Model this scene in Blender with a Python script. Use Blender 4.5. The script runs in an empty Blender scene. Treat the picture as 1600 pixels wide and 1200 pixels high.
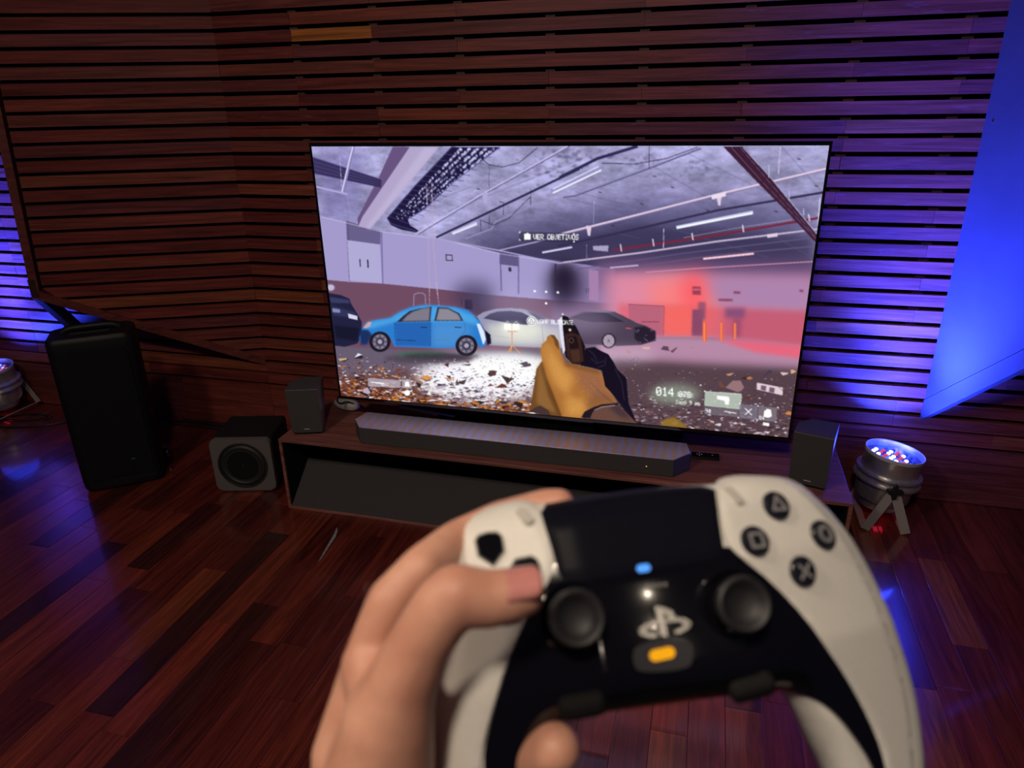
import bpy, bmesh, math, random
import numpy as np
from mathutils import Vector, Matrix, geometry

random.seed(7)
C = bpy.context.scene.collection
scene = bpy.context.scene
rad = math.radians

# ---------------------------------------------------------------- camera
CAM = np.array([0.5234, -2.3743, 1.5644])
RW = np.array([[0.96560834, 0.25932428, -0.01874697],
               [0.08072686, -0.36756813, -0.92648629],
               [-0.24715118, 0.8931095, -0.37586129]])      # rows: right, down, forward
FPX, CX, CY = 1110.0, 800.0, 600.0
cam_data = bpy.data.cameras.new('camera')
cam = bpy.data.objects.new('camera', cam_data)
C.objects.link(cam)
cam_data.sensor_width = 36.0
cam_data.sensor_fit = 'HORIZONTAL'
cam_data.lens = FPX / 1600.0 * 36.0
cam_data.clip_start = 0.02
cam_data.dof.use_dof = True
cam_data.dof.focus_distance = 2.7
cam_data.dof.aperture_fstop = 9.5
rr = RW.T
cam.matrix_world = Matrix(((rr[0][0], -rr[0][1], -rr[0][2], CAM[0]),
                           (rr[1][0], -rr[1][1], -rr[1][2], CAM[1]),
                           (rr[2][0], -rr[2][1], -rr[2][2], CAM[2]),
                           (0, 0, 0, 1)))
scene.camera = cam

# ---------------------------------------------------------------- world, lights, exposure
scene.view_settings.view_transform = 'Standard'
scene.view_settings.look = 'None'
scene.view_settings.gamma = 1.0
scene.view_settings.use_curve_mapping = False
scene.view_settings.exposure = 0.0
world = bpy.data.worlds.new('night_hall')
scene.world = world
world.use_nodes = True
wb = world.node_tree.nodes['Background']
wb.inputs[0].default_value = (0.11, 0.09, 0.26, 1)
wb.inputs[1].default_value = 0.085


def lamp(name, kind, loc, energy, color, target=None, size=None, spot=None, blend=0.3, radius=None):
    d = bpy.data.lights.new(name, kind)
    d.energy = energy
    d.color = color
    if kind == 'AREA':
        d.shape = 'DISK'
        d.size = size
    else:
        d.shadow_soft_size = radius or 0.03
    if kind == 'SPOT':
        d.spot_size = rad(spot)
        d.spot_blend = blend
    o = bpy.data.objects.new(name, d)
    C.objects.link(o)
    o.location = loc
    if target is not None:
        v = Vector(target) - Vector(loc)
        o.rotation_euler = v.to_track_quat('-Z', 'Y').to_euler()
    return o


# warm downlights of the hall, above and behind the photographer
WARM = (1.0, 0.83, 0.64)
lamp('hall_downlight', 'AREA', (-1.0, -2.75, 2.95), 22, WARM, (-0.3, -1.6, 0.8), size=0.3)
lamp('hall_downlight', 'AREA', (0.40, -3.05, 3.0), 23, WARM, (0.3, -2.2, 1.0), size=0.25)
for i, p in enumerate([(2.36, -4.22, 2.92), (2.62, -4.42, 2.95), (1.86, -4.30, 2.93), (2.22, -4.05, 2.95), (2.05, -4.52, 2.92), (2.72, -4.1, 2.95)]):
    lamp('ceiling_bulb', 'POINT', p, 0.55, WARM, radius=0.010)
# blue beams of the two floor lights
BLUE = (0.022, 0.05, 1.0)
for (lx, ly, lz), tx in (((1.272, 0.300, 0.287), 1.40), ((-3.08, 0.300, 0.277), -2.95)):
    lamp('blue_beam', 'SPOT', (lx, ly, lz), 190, BLUE, (tx, 0.43, 1.3), spot=118, blend=0.2, radius=0.07)
    lamp('blue_beam', 'SPOT', (lx, ly, lz), 1450, BLUE, (tx, 0.46, 2.1), spot=76, blend=1.0, radius=0.07)


# ---------------------------------------------------------------- helpers
def ray(u, v):
    return RW.T @ np.array([(u - CX) / FPX, (v - CY) / FPX, 1.0])


def at_z(u, v, z):
    d = ray(u, v)
    return CAM + d * (z - CAM[2]) / d[2]


def at_y(u, v, y):
    d = ray(u, v)
    return CAM + d * (y - CAM[1]) / d[1]


def link(name, me, mat=None, parent=None, loc=None, rz=None):
    o = bpy.data.objects.new(name, me)
    C.objects.link(o)
    if mat and not me.materials:
        me.materials.append(mat)
    if parent:
        o.parent = parent
    if loc is not None:
        o.location = loc
    if rz is not None:
        o.rotation_euler = (0, 0, rz)
    return o


def tag(o, label=None, cat=None, group=None, kind=None):
    if label:
        o['label'] = label
    if cat:
        o['category'] = cat
    if group:
        o['group'] = group
    if kind:
        o['kind'] = kind
    return o


def empty(name, loc=(0, 0, 0), rz=0, label=None, cat=None, group=None):
    o = bpy.data.objects.new(name, None)
    C.objects.link(o)
    o.empty_display_size = 0.05
    o.location = loc
    o.rotation_euler = (0, 0, rz)
    return tag(o, label, cat, group)


def shade(me, angle=40):
    for p in me.polygons:
        p.use_smooth = True
    try:
        me.set_sharp_from_angle(angle=rad(angle))
    except Exception:
        pass


def from_bm(name, bm, mat, parent=None, loc=None, rz=None, smooth=None):
    me = bpy.data.meshes.new(name)
    bmesh.ops.recalc_face_normals(bm, faces=bm.faces[:])
    bm.to_mesh(me)
    bm.free()
    if smooth:
        shade(me, smooth)
    return link(name, me, mat, parent, loc, rz)


def add_box(bm, c, s, bevel=0.0, seg=2, rz=0.0):
    m = Matrix.Translation(c) @ Matrix.Rotation(rz, 4, 'Z') @ Matrix.Diagonal((s[0], s[1], s[2], 1))
    r = bmesh.ops.create_cube(bm, size=1.0, matrix=m)
    if bevel:
        es = list({e for v in r['verts'] for e in v.link_edges})
        bmesh.ops.bevel(bm, geom=es, offset=bevel, segments=seg, affect='EDGES', profile=0.6)


def box(name, c, s, mat, parent=None, bevel=0.0, seg=2, rz=0.0):
    bm = bmesh.new()
    add_box(bm, c, s, bevel, seg, rz)
    return from_bm(name, bm, mat, parent, smooth=35 if bevel else None)


def add_prism(bm, pts, vec, taper=None):
    """closed polygon of 3D points swept along vec (taper: a second ring instead)"""
    a = [bm.verts.new(p) for p in pts]
    b = [bm.verts.new(q) for q in (taper if taper is not None else [Vector(p) + Vector(vec) for p in pts])]
    n = len(a)
    bm.faces.new(a)
    bm.faces.new(b[::-1])
    for i in range(n):
        j = (i + 1) % n
        bm.faces.new((a[i], b[i], b[j], a[j]))


def prism(name, pts, vec, mat, parent=None, bevel=0.0, taper=None, seg=2, smooth=None):
    bm = bmesh.new()
    add_prism(bm, pts, vec, taper)
    if bevel:
        bmesh.ops.bevel(bm, geom=bm.edges[:], offset=bevel, segments=seg, affect='EDGES', profile=0.6)
    return from_bm(name, bm, mat, parent, smooth=smooth or (35 if bevel else None))


def add_lathe(bm, prof, n=32, m=None, cap=True):
    m = m or Matrix()
    rings = []
    for r, z in prof:
        rings.append([bm.verts.new(m @ Vector((r * math.cos(2 * math.pi * k / n), r * math.sin(2 * math.pi * k / n), z)))
                      for k in range(n)])
    for a, b in zip(rings, rings[1:]):
        for k in range(n):
            bm.faces.new((a[k], a[(k + 1) % n], b[(k + 1) % n], b[k]))
    if cap:
        bm.faces.new(rings[0][::-1])
        bm.faces.new(rings[-1])


def lathe(name, prof, mat, parent=None, m=None, n=32, smooth=35, cap=True):
    bm = bmesh.new()
    add_lathe(bm, prof, n, m, cap)
    return from_bm(name, bm, mat, parent, smooth=smooth)


def add_tube(bm, pts, r, n=8):
    pts = [Vector(p) for p in pts]
    rings = []
    up = Vector((0.13, 0.21, 0.97))
    for i, p in enumerate(pts):
        t = (pts[min(i + 1, len(pts) - 1)] - pts[max(i - 1, 0)]).normalized()
        a = t.cross(up)
        if a.length < 1e-4:
            a = t.cross(Vector((1, 0, 0)))
        a.normalize()
        b = t.cross(a)
        rings.append([bm.verts.new(p + r * (math.cos(2 * math.pi * k / n) * a + math.sin(2 * math.pi * k / n) * b)) for k in range(n)])
    for a, b in zip(rings, rings[1:]):
        for k in range(n):
            bm.faces.new((a[k], a[(k + 1) % n], b[(k + 1) % n], b[k]))
    bm.faces.new(rings[0][::-1])
    bm.faces.new(rings[-1])


def smooth_path(pts, sub=8):
    P = [np.array(p, float) for p in pts]
    P = [2 * P[0] - P[1]] + P + [2 * P[-1] - P[-2]]
    out = []
    for i in range(1, len(P) - 2):
        for k in range(sub):
            t = k / sub
            out.append(0.5 * (2 * P[i] + (P[i + 1] - P[i - 1]) * t + (2 * P[i - 1] - 5 * P[i] + 4 * P[i + 1] - P[i + 2]) * t * t
                              + (3 * P[i] - P[i - 1] - 3 * P[i + 1] + P[i + 2]) * t ** 3))
    out.append(P[-2])
    return out


def tube(name, pts, r, mat, parent=None, n=8, sub=8):
    bm = bmesh.new()
    add_tube(bm, smooth_path(pts, sub), r, n)
    return from_bm(name, bm, mat, parent, smooth=60)


# ---------------------------------------------------------------- materials
def new_mat(name):
    m = bpy.data.materials.new(name)
    m.use_nodes = True
    nt = m.node_tree
    return m, nt, nt.nodes['Principled BSDF']


def mat(name, col, rough=0.5, metal=0.0, coat=0.0, bump=0.0, bscale=300.0, var=0.0, spec=0.5, sss=0.0):
    """plain surface with fine procedural mottling"""
    m, nt, b = new_mat(name)
    b.inputs['Roughness'].default_value = rough
    b.inputs['Metallic'].default_value = metal
    b.inputs['Specular IOR Level'].default_value = spec
    if coat:
        b.inputs['Coat Weight'].default_value = coat
        b.inputs['Coat Roughness'].default_value = 0.08
    if sss:
        b.inputs['Subsurface Weight'].default_value = sss
        b.inputs['Subsurface Radius'].default_value = (0.006, 0.0025, 0.0012)
        b.inputs['Subsurface Scale'].default_value = 1.0
    tc = nt.nodes.new('ShaderNodeTexCoord')
    no = nt.nodes.new('ShaderNodeTexNoise')
    no.inputs['Scale'].default_value = bscale
    no.inputs['Detail'].default_value = 3
    nt.links.new(tc.outputs['Object'], no.inputs['Vector'])
    rp = nt.nodes.new('ShaderNodeValToRGB')
    k = 1 - var if var else 0.94
    rp.color_ramp.elements[0].color = (col[0] * k, col[1] * k, col[2] * k, 1)
    rp.color_ramp.elements[1].color = (min(col[0] * (2 - k), 1), min(col[1] * (2 - k), 1), min(col[2] * (2 - k), 1), 1)
    rp.color_ramp.elements[0].position = 0.3
    rp.color_ramp.elements[1].position = 0.7
    nt.links.new(no.outputs['Fac'], rp.inputs['Fac'])
    nt.links.new(rp.outputs['Color'], b.inputs['Base Color'])
    if bump:
        bp = nt.nodes.new('ShaderNodeBump')
        bp.inputs['Strength'].default_value = bump
        bp.inputs['Distance'].default_value = 0.001
        nt.links.new(no.outputs['Fac'], bp.inputs['Height'])
        nt.links.new(bp.outputs['Normal'], b.inputs['Normal'])
    return m


def emit(name, col, strength):
    m = bpy.data.materials.new(name)
    m.use_nodes = True
    nt = m.node_tree
    nt.nodes.clear()
    e = nt.nodes.new('ShaderNodeEmission')
    e.inputs[0].default_value = (*col, 1)
    e.inputs[1].default_value = strength
    o = nt.nodes.new('ShaderNodeOutputMaterial')
    nt.links.new(e.outputs[0], o.inputs[0])
    return m


def wood(name, ramp, axis='X', rough=0.35, coat=0.0, coat_rough=0.12, grain=1.0, scratch=0.0, spec=0.5, turn=0.0):
    """boards: tone picked per object, streaked grain along one axis"""
    m, nt, b = new_mat(name)
    N = nt.nodes.new
    L = nt.links.new
    geo = N('ShaderNodeNewGeometry')
    oi = N('ShaderNodeObjectInfo')
    off = N('ShaderNodeVectorMath')
    off.operation = 'MULTIPLY_ADD'
    cmb = N('ShaderNodeCombineXYZ')
    for i in range(3):
        L(oi.outputs['Random'], cmb.inputs[i])
    off.inputs[1].default_value = (37.0, 23.0, 11.0)
    L(cmb.outputs[0], off.inputs[0])
    vr = N('ShaderNodeVectorRotate')
    vr.rotation_type = 'Z_AXIS'
    vr.inputs['Angle'].default_value = turn
    L(geo.outputs['Position'], vr.inputs['Vector'])
    L(vr.outputs[0], off.inputs[2])
    mp = N('ShaderNodeMapping')
    L(off.outputs[0], mp.inputs['Vector'])
    mp.inputs['Scale'].default_value = (1.5, 26, 34) if axis == 'X' else (34, 2.2, 30)
    n1 = N('ShaderNodeTexNoise')
    n1.inputs['Scale'].default_value = 1.0
    n1.inputs['Detail'].default_value = 7
    n1.inputs['Roughness'].default_value = 0.62
    n1.inputs['Distortion'].default_value = 1.3
    L(mp.outputs[0], n1.inputs['Vector'])
    mp2 = N('ShaderNodeMapping')
    L(off.outputs[0], mp2.inputs['Vector'])
    mp2.inputs['Scale'].default_value = (6, 200, 260) if axis == 'X' else (260, 6, 200)
    n2 = N('ShaderNodeTexNoise')
    n2.inputs['Scale'].default_value = 1.0
    n2.inputs['Detail'].default_value = 4
    L(mp2.outputs[0], n2.inputs['Vector'])
    tone = N('ShaderNodeValToRGB')
    while len(tone.color_ramp.elements) < len(ramp):
        tone.color_ramp.elements.new(0.5)
    for e, (p, c) in zip(tone.color_ramp.elements, ramp):
        e.position = p
        e.color = (*c, 1)
    L(oi.outputs['Random'], tone.inputs['Fac'])
    gr = N('ShaderNodeValToRGB')
    gr.color_ramp.elements[0].position = 0.28
    gr.color_ramp.elements[0].color = (0.42 / max(grain, 0.5), 0.40 / max(grain, 0.5), 0.40 / max(grain, 0.5), 1)
    gr.color_ramp.elements[1].position = 0.72
    gr.color_ramp.elements[1].color = (1.3, 1.25, 1.2, 1)
    L(n1.outputs['Fac'], gr.inputs['Fac'])
    mx = N('ShaderNodeMix')
    mx.data_type = 'RGBA'
    mx.blend_type = 'MULTIPLY'
    mx.inputs[0].default_value = 1.0
    L(tone.outputs['Color'], mx.inputs[6])
    L(gr.outputs['Color'], mx.inputs[7])
    fine = N('ShaderNodeMapRange')
    fine.inputs[1].default_value = 0.3
    fine.inputs[2].default_value = 0.7
    fine.inputs[3].default_value = 0.72
    fine.inputs[4].default_value = 1.2
    L(n2.outputs['Fac'], fine.inputs[0])
    mx2 = N('ShaderNodeMix')
    mx2.data_type = 'RGBA'
    mx2.blend_type = 'MULTIPLY'
    mx2.inputs[0].default_value = 1.0
    L(mx.outputs[2], mx2.inputs[6])
    L(fine.outputs[0], mx2.inputs[7])
    last = mx2.outputs[2]
    if scratch:                      # pale worn streaks, dry wood
        mp3 = N('ShaderNodeMapping')
        L(off.outputs[0], mp3.inputs['Vector'])
        mp3.inputs['Scale'].default_value = (9, 60, 95) if axis == 'X' else (95, 9, 60)
        n3 = N('ShaderNodeTexNoise')
        n3.inputs['Scale'].default_value = 1.0
        n3.inputs['Detail'].default_value = 9
        n3.inputs['Roughness'].default_value = 0.7
        n3.inputs['Distortion'].default_value = 0.6
        L(mp3.outputs[0], n3.inputs['Vector'])
        sr = N('ShaderNodeMapRange')
        sr.inputs[1].default_value = 0.58
        sr.inputs[2].default_value = 0.78
        sr.inputs[3].default_value = 0.0
        sr.inputs[4].default_value = scratch
        L(n3.outputs['Fac'], sr.inputs[0])
        mx3 = N('ShaderNodeMix')
        mx3.data_type = 'RGBA'
        L(sr.outputs[0], mx3.inputs[0])
        L(last, mx3.inputs[6])
        mx3.inputs[7].default_value = (0.30, 0.15, 0.20, 1)
        last = mx3.outputs[2]
    L(last, b.inputs['Base Color'])
    rr_ = N('ShaderNodeMapRange')
    rr_.inputs[3].default_value = max(rough - 0.06, 0.03)
    rr_.inputs[4].default_value = rough + 0.1
    L(n1.outputs['Fac'], rr_.inputs[0])
    L(rr_.outputs[0], b.inputs['Roughness'])
    b.inputs['Specular IOR Level'].default_value = spec
    if coat:
        b.inputs['Coat Weight'].default_value = coat
        b.inputs['Coat Roughness'].default_value = coat_rough
    bp = N('ShaderNodeBump')
    bp.inputs['Strength'].default_value = 0.25
    bp.inputs['Distance'].default_value = 0.0015
    L(n1.outputs['Fac'], bp.inputs['Height'])
    L(bp.outputs['Normal'], b.inputs['Normal'])
    return m


M = {}
SLAT = [(0.0, (0.145, 0.029, 0.027)), (0.35, (0.19, 0.038, 0.031)), (0.62, (0.225, 0.050, 0.034)), (0.8, (0.15, 0.036, 0.040)), (1.0, (0.30, 0.082, 0.036))]
M['slat'] = wood('slat_wood', SLAT, 'X', rough=0.46, scratch=0.5, spec=0.25)
M['slat_turned'] = wood('slat_wood_turned', SLAT, 'X', rough=0.5, scratch=0.22, spec=0.15, turn=-rad(24))
M['slat_orange'] = wood('slat_wood_orange', [(0.0, (0.40, 0.13, 0.03)), (1.0, (0.42, 0.14, 0.03))], 'X', rough=0.46, spec=0.25)
M['plank'] = wood('floor_wood', [(0.0, (0.035, 0.010, 0.010)), (0.12, (0.085, 0.014, 0.012)), (0.4, (0.17, 0.027, 0.018)), (0.6, (0.21, 0.037, 0.020)), (0.85, (0.14, 0.022, 0.017)), (1.0, (0.30, 0.078, 0.024))],
                  'Y', rough=0.3, coat=1.0, coat_rough=0.09, grain=1.3, spec=0.4)
M['console'] = wood('console_wood', [(0.0, (0.25, 0.095, 0.08)), (1.0, (0.27, 0.10, 0.085))], 'X', rough=0.36, spec=0.4)
M['backing'] = mat('black_backing', (0.006, 0.005, 0.006), 0.9, spec=0.1)
M['batten'] = mat('batten_wood', (0.05, 0.022, 0.02), 0.7, bscale=60, var=0.3)
M['frame_board'] = wood('frame_board_wood', [(0.0, (0.13, 0.027, 0.022)), (1.0, (0.15, 0.030, 0.024))], 'X', rough=0.45)
M['painted'] = mat('painted_panel', (0.060, 0.055, 0.066), 0.45, bscale=5, var=0.08, bump=0.05)
M['subfloor'] = mat('dark_subfloor', (0.012, 0.006, 0.005), 0.7)
M['black_fabric'] = mat('black_fabric', (0.022, 0.021, 0.024), 0.9, bscale=900, var=0.4, bump=0.3)
M['grey_fabric'] = mat('grey_fabric', (0.055, 0.051, 0.055), 0.95, bscale=1400, var=0.25, bump=0.3, spec=0.2)
M['black_plastic'] = mat('black_plastic', (0.012, 0.012, 0.014), 0.45)
M['dark_plastic'] = mat('dark_grey_plastic', (0.045, 0.042, 0.048), 0.5, bump=0.05)
M['gloss_black'] = mat('gloss_black', (0.006, 0.006, 0.008), 0.08, coat=0.6)
M['matte_black'] = mat('matte_black', (0.008, 0.008, 0.009), 0.85, spec=0.15)
M['rubber'] = mat('black_rubber', (0.014, 0.014, 0.015), 0.55)
M['grille'] = mat('speaker_grille', (0.055, 0.05, 0.056), 0.7, bscale=2500, var=0.5, bump=0.5)
M['steel'] = mat('bare_aluminium', (0.66, 0.64, 0.64), 0.28, metal=0.8, bscale=40, var=0.12)
M['bracket'] = mat('bracket_grey', (0.42, 0.38, 0.37), 0.5, metal=0.15)
M['white_plastic'] = mat('white_plastic', (0.6, 0.58, 0.53), 0.4)
M['logo'] = mat('pale_logo', (0.5, 0.48, 0.5), 0.35)
M['cable'] = mat('black_cable', (0.012, 0.012, 0.014), 0.4)
M['steel_dull'] = mat('dull_metal', (0.3, 0.29, 0.3), 0.35, metal=1.0, bscale=60, var=0.15)

# ================================================================ SETTING
# ---- floor: individual planks running towards the wall
floor = box('floor', (-0.4, -1.6, -0.06), (8.0, 5.4, 0.08), M['subfloor'])
tag(floor, kind='structure')
unit = bpy.data.meshes.new('plank')
bm = bmesh.new()
bmesh.ops.create_cube(bm, size=1.0)
bmesh.ops.bevel(bm, geom=[e for e in bm.edges if all(v.co.z > 0 for v in e.verts)], offset=0.012, segments=1, affect='EDGES')
bm.to_mesh(unit)
bm.free()
unit.materials.append(M['plank'])
PW = 0.0955
rnd = random.Random(11)
x = -3.62
while x < 2.75:
    y = 0.515
    first = True
    lo = -1.55 if x < 1.6 else -1.2
    if x < -1.9:
        lo = -1.25
    while y > lo:
        ln = rnd.choice([0.45, 0.6, 0.75, 0.9, 1.1]) * (rnd.uniform(0.4, 1.0) if first else 1.0)
        first = False
        p = link('plank', unit, None, floor)
        p.matrix_parent_inverse = Matrix()
        p.location = (x + PW / 2 , y - ln / 2, -0.010 + rnd.uniform(-0.0004, 0.0004))
        p.scale = (PW - 0.0012, ln - 0.0012, 0.02)
        y -= ln
    x += PW

# ---- back wall: dark backing, battens, one object per slat board
WY = 0.49
PITCH, Z0 = 0.0611, 0.250
wall = box('wall_back', (-0.5, WY + 0.085, 1.32), (6.4, 0.05, 2.64), M['backing'])
tag(wall, kind='structure')
HX, RX = -1.53, 1.395


def gap_half(k):
    return 0.0045 if k < 2 else 0.0084


unit2 = bpy.data.meshes.new('slat')
bm = bmesh.new()
bmesh.ops.create_cube(bm, size=1.0)
bm.to_mesh(unit2)
bm.free()
unit2.materials.append(M['slat'])


def slat(x0, x1, z0, z1, dy=0.0):
    s = link('slat', unit2, None, wall)
    s.location = ((x0 + x1) / 2, WY + 0.011 + dy, (z0 + z1) / 2)
    s.scale = (x1 - x0 - 0.0008, 0.022, z1 - z0)
    return s


for bx in [-3.31, -2.95, -2.6, -2.235, -1.88, -1.17, -0.815, -0.46, -0.1, 0.25, 0.61, 0.965, 1.3, 1.66, 2.0]:
    b = link('batten', unit2.copy(), None, wall)
    b.data.materials.clear()
    b.data.materials.append(M['batten'])
    b.location = (bx, WY + 0.041, 1.32)
    b.scale = (0.036, 0.036, 2.62)
joints = [-2.95, -2.235, -1.17, -0.815, -0.46, -0.1, 0.25, 0.61, 0.965, 1.3, 1.66]
rnd = random.Random(5)
for k in range(0, 37):
    z0 = Z0 + k * PITCH + gap_half(k)
    z1 = Z0 + (k + 1) * PITCH - gap_half(k + 1)
    cuts = [-3.45, HX] if True else []
    pool = [j for j in joints]
    rnd.shuffle(pool)
    chosen = []
    for j in pool:
        if all(abs(j - c) > 0.6 for c in chosen) and abs(j - HX) > 0.3:
            chosen.append(j)
    if k == 25:
        chosen = [-2.235, -1.17, -0.815, 0.25, 0.965]
    cuts = sorted(set([-3.45, HX, 2.35] + chosen[:5]))
    for a, b_ in zip(cuts, cuts[1:]):
        s_ = slat(a, b_, z0, z1, rnd.uniform(-0.0012, 0.0012))
        if k == 25 and a == -1.17:
            s_.data = unit2.copy()
            s_.data.materials.clear()
            s_.data.materials.append(M['slat_orange'])
# wide boards below the lowest gap
for a, b_ in [(-3.45, -2.05), (-2.05, HX), (HX, -0.2), (-0.2, 1.06), (1.06, 2.35)]:
    o = link('board', unit2, None, wall)
    o.location = ((a + b_) / 2, WY + 0.012, 0.1225)
    o.scale = (b_ - a - 0.002, 0.024, 0.245 - 2 * 0.0042 + 0.0005)

# ---- left protruding panel: slatted face, frame boards, return board to the wall
A24 = rad(24)
du = Vector((-math.cos(A24), -math.sin(A24), 0))          # along the panel, away from the hinge
dn = Vector((math.sin(A24), -math.cos(A24), 0))           # outward normal (towards the room)
H0 = Vector((HX, WY, 0))


def pp(s, z, d=0.0):
    return H0 + du * s + dn * d + Vector((0, 0, z))


def s_edge(z):
    return 0.975 - 0.058 * (z - 0.751)


ZB0, ZB1 = 0.347, 0.751            # bottom edge of the panel at hinge and at the free corner
SL = (ZB1 - ZB0) / 0.975
BW = 0.040
left = empty('wall_left')
tag(left, kind='structure')


def slatted_panel(left, shift):
    def pp(s, z, d=0.0):
        return H0 + du * s + dn * d + Vector((shift, 0, z))
    back = prism('panel_backing', [pp(0.01, ZB0 + 0.03, -0.035), pp(0.96, ZB1 + 0.02, -0.035), pp(s_edge(2.6) - 0.01, 2.6, -0.035), pp(0.01, 2.6, -0.035)], dn * 0.01, M['backing'], left)
    for k in range(2, 37):
        z0 = Z0 + k * PITCH + 0.0074
        z1 = Z0 + (k + 1) * PITCH - 0.0074

        def smax(z):
            return min((z - ZB0 - BW) / SL, s_edge(z) - 0.052)
        a, b_ = smax(z0), smax(z1)
        if b_ < 0.05:
            continue
        pts = [pp(0.0, z0), pp(max(a, 0.0), z0), pp(b_, z1), pp(0.0, z1)]
        if a <= 0.0:
            pts = [pp(0.0, z1 - b_ * SL), pp(b_, z1), pp(0.0, z1)]
        prism('slat', pts, -dn * 0.02, M['slat_turned'], left)
    for sname, pts in (('frame_board', [pp(0.0, ZB0), pp(0.975, ZB1), pp(s_edge(ZB1 + BW) - 0.036, ZB1 + BW - 0.012), pp(0.0, ZB0 + BW)]),
                       ('frame_board', [pp(s_edge(ZB1), ZB1 + 0.0), pp(s_edge(2.6), 2.6), pp(s_edge(2.6) - 0.036, 2.6), pp(s_edge(ZB1) - 0.036, ZB1 - 0.0)])):
        prism(sname, pts, -dn * 0.035, M['frame_board'], left)


slatted_panel(left, 0.0)
# return board running from the free edge back to the wall
pc = pp(0.975, 0)
rdir = -dn
wl = (WY - pc.y) / rdir.y
prism('return_board', [pc + Vector((0, 0, ZB1)), pc + rdir * wl + Vector((0, 0, 0.36)), pc + rdir * wl + Vector((0, 0, 0.445)), pc + Vector((0, 0, ZB1 + 0.085))],
      -du * 0.030, M['painted'], left)

# ---- right return: smooth painted sheet with a board along its rising lower edge
rd = Vector((math.cos(rad(66)), -math.sin(rad(66)), 0))
rn = Vector((rd.y, -rd.x, 0))                             # faces the TV side
R0 = Vector((RX, WY, 0))


def rp(s, z, d=0.0):
    return R0 + rd * s + rn * d + Vector((0, 0, z))


right = empty('wall_right')
tag(right, kind='structure')
SR = 0.44
zr = lambda s: 0.352 + 0.925 * s
prism('smooth_sheet', [rp(0, zr(0) + 0.088), rp(SR, zr(SR) + 0.078), rp(SR, 2.62), rp(0, 2.62)], -rn * 0.02, M['painted'], right)
prism('lower_board', [rp(0, zr(0), 0.002), rp(SR, zr(SR), 0.002), rp(SR, zr(SR) + 0.0745, 0.002), rp(0, zr(0) + 0.0845, 0.002)], -rn * 0.036, M['painted'], right)
m_ = Matrix.Translation(rp(0.035, 1.455, 0.0)) @ rn.to_track_quat('Z', 'Y').to_matrix().to_4x4()
lathe('screw', [(0.004, 0), (0.004, 0.001), (0.002, 0.0015)], M['steel_dull'], right, m_, n=10)
slatted_panel(right, 1.574 - pp(0.975, 0).x + 0.012)
# ================================================================ MEDIA CONSOLE
ZT = 0.318
con = empty('media_console', (0, 0, 0), 0, 'low wide reddish wood media console with sloped dark grey front panel under the television', 'cabinet')
box('top_board', (0, 0.03, ZT - 0.006), (2.11, 0.41, 0.012), M['console'], con, 0.001, 1)
box('bottom_board', (0, 0.03, 0.0065), (2.11, 0.41, 0.013), M['console'], con, 0.001, 1)
for sx in (-1, 1):
    box('side_board', (sx * 1.049, 0.03, ZT / 2), (0.012, 0.408, ZT - 0.026), M['console'], con)
box('back_board', (0, 0.226, ZT / 2), (2.086, 0.01, ZT - 0.026), M['matte_black'], con)
prism('sloped_panel', [(-1.0395, -0.172, 0.0135), (-1.0395, -0.008, 0.150), (-1.0395, 0.004, 0.140), (-1.0395, -0.150, 0.0135)], (2.079, 0, 0), M['grey_fabric'], con)
box('lining', (0, 0.11, 0.155), (2.084, 0.22, 0.004), M['matte_black'], con)
for sx in (-1, 1):
    box('side_lining', (sx * 1.0415, 0.03, ZT / 2), (0.003, 0.396, ZT - 0.028), M['matte_black'], con)
box('top_lining', (0, 0.028, ZT - 0.0145), (2.084, 0.39, 0.003), M['matte_black'], con)

# ================================================================ TELEVISION
tv = empty('television', (0, 0, 0), 0, 'large flat television showing a first person shooting game in a car park', 'television')
TZ = 0.9319
SW, SH = 1.704, 0.9585
bm = bmesh.new()
add_box(bm, (0, 0.018, TZ), (SW + 0.016, 0.030, SH + 0.022), 0.003)
from_bm('casing', bm, M['black_plastic'], tv, smooth=35)
bm = bmesh.new()
add_box(bm, (0, 0.052, TZ - 0.14), (1.1, 0.04, 0.55), 0.012)
from_bm('rear_housing', bm, M['black_plastic'], tv, smooth=35)
bm = bmesh.new()
bt, bs, bb = 0.0125, 0.0085, 0.0125
add_box(bm, (0, 0.0005, TZ + SH / 2 + bt / 2), (SW + 2 * bs, 0.007, bt))
add_box(bm, (0, 0.0005, TZ - SH / 2 - bb / 2), (SW + 2 * bs, 0.007, bb))
for sx in (-1, 1):
    add_box(bm, (sx * (SW / 2 + bs / 2), 0.0005, TZ), (bs, 0.007, SH))
from_bm('bezel', bm, M['gloss_black'], tv)
box('stand_neck', (0, 0.066, 0.41), (0.34, 0.03, 0.17), M['gloss_black'], tv, 0.004)
box('stand_base', (0, 0.120, ZT + 0.0061), (1.0, 0.19, 0.012), M['gloss_black'], tv, 0.003)
prism('pale_wedge', [(-0.70, 0.206, ZT + 0.0005), (-0.43, 0.150, ZT + 0.0005), (-0.425, 0.166, ZT + 0.0005), (-0.69, 0.212, ZT + 0.0005)], (0, 0, 0.012), M['white_plastic'], tv, 0.001)  # pale wedge on the console top, at the left end of the base


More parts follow.
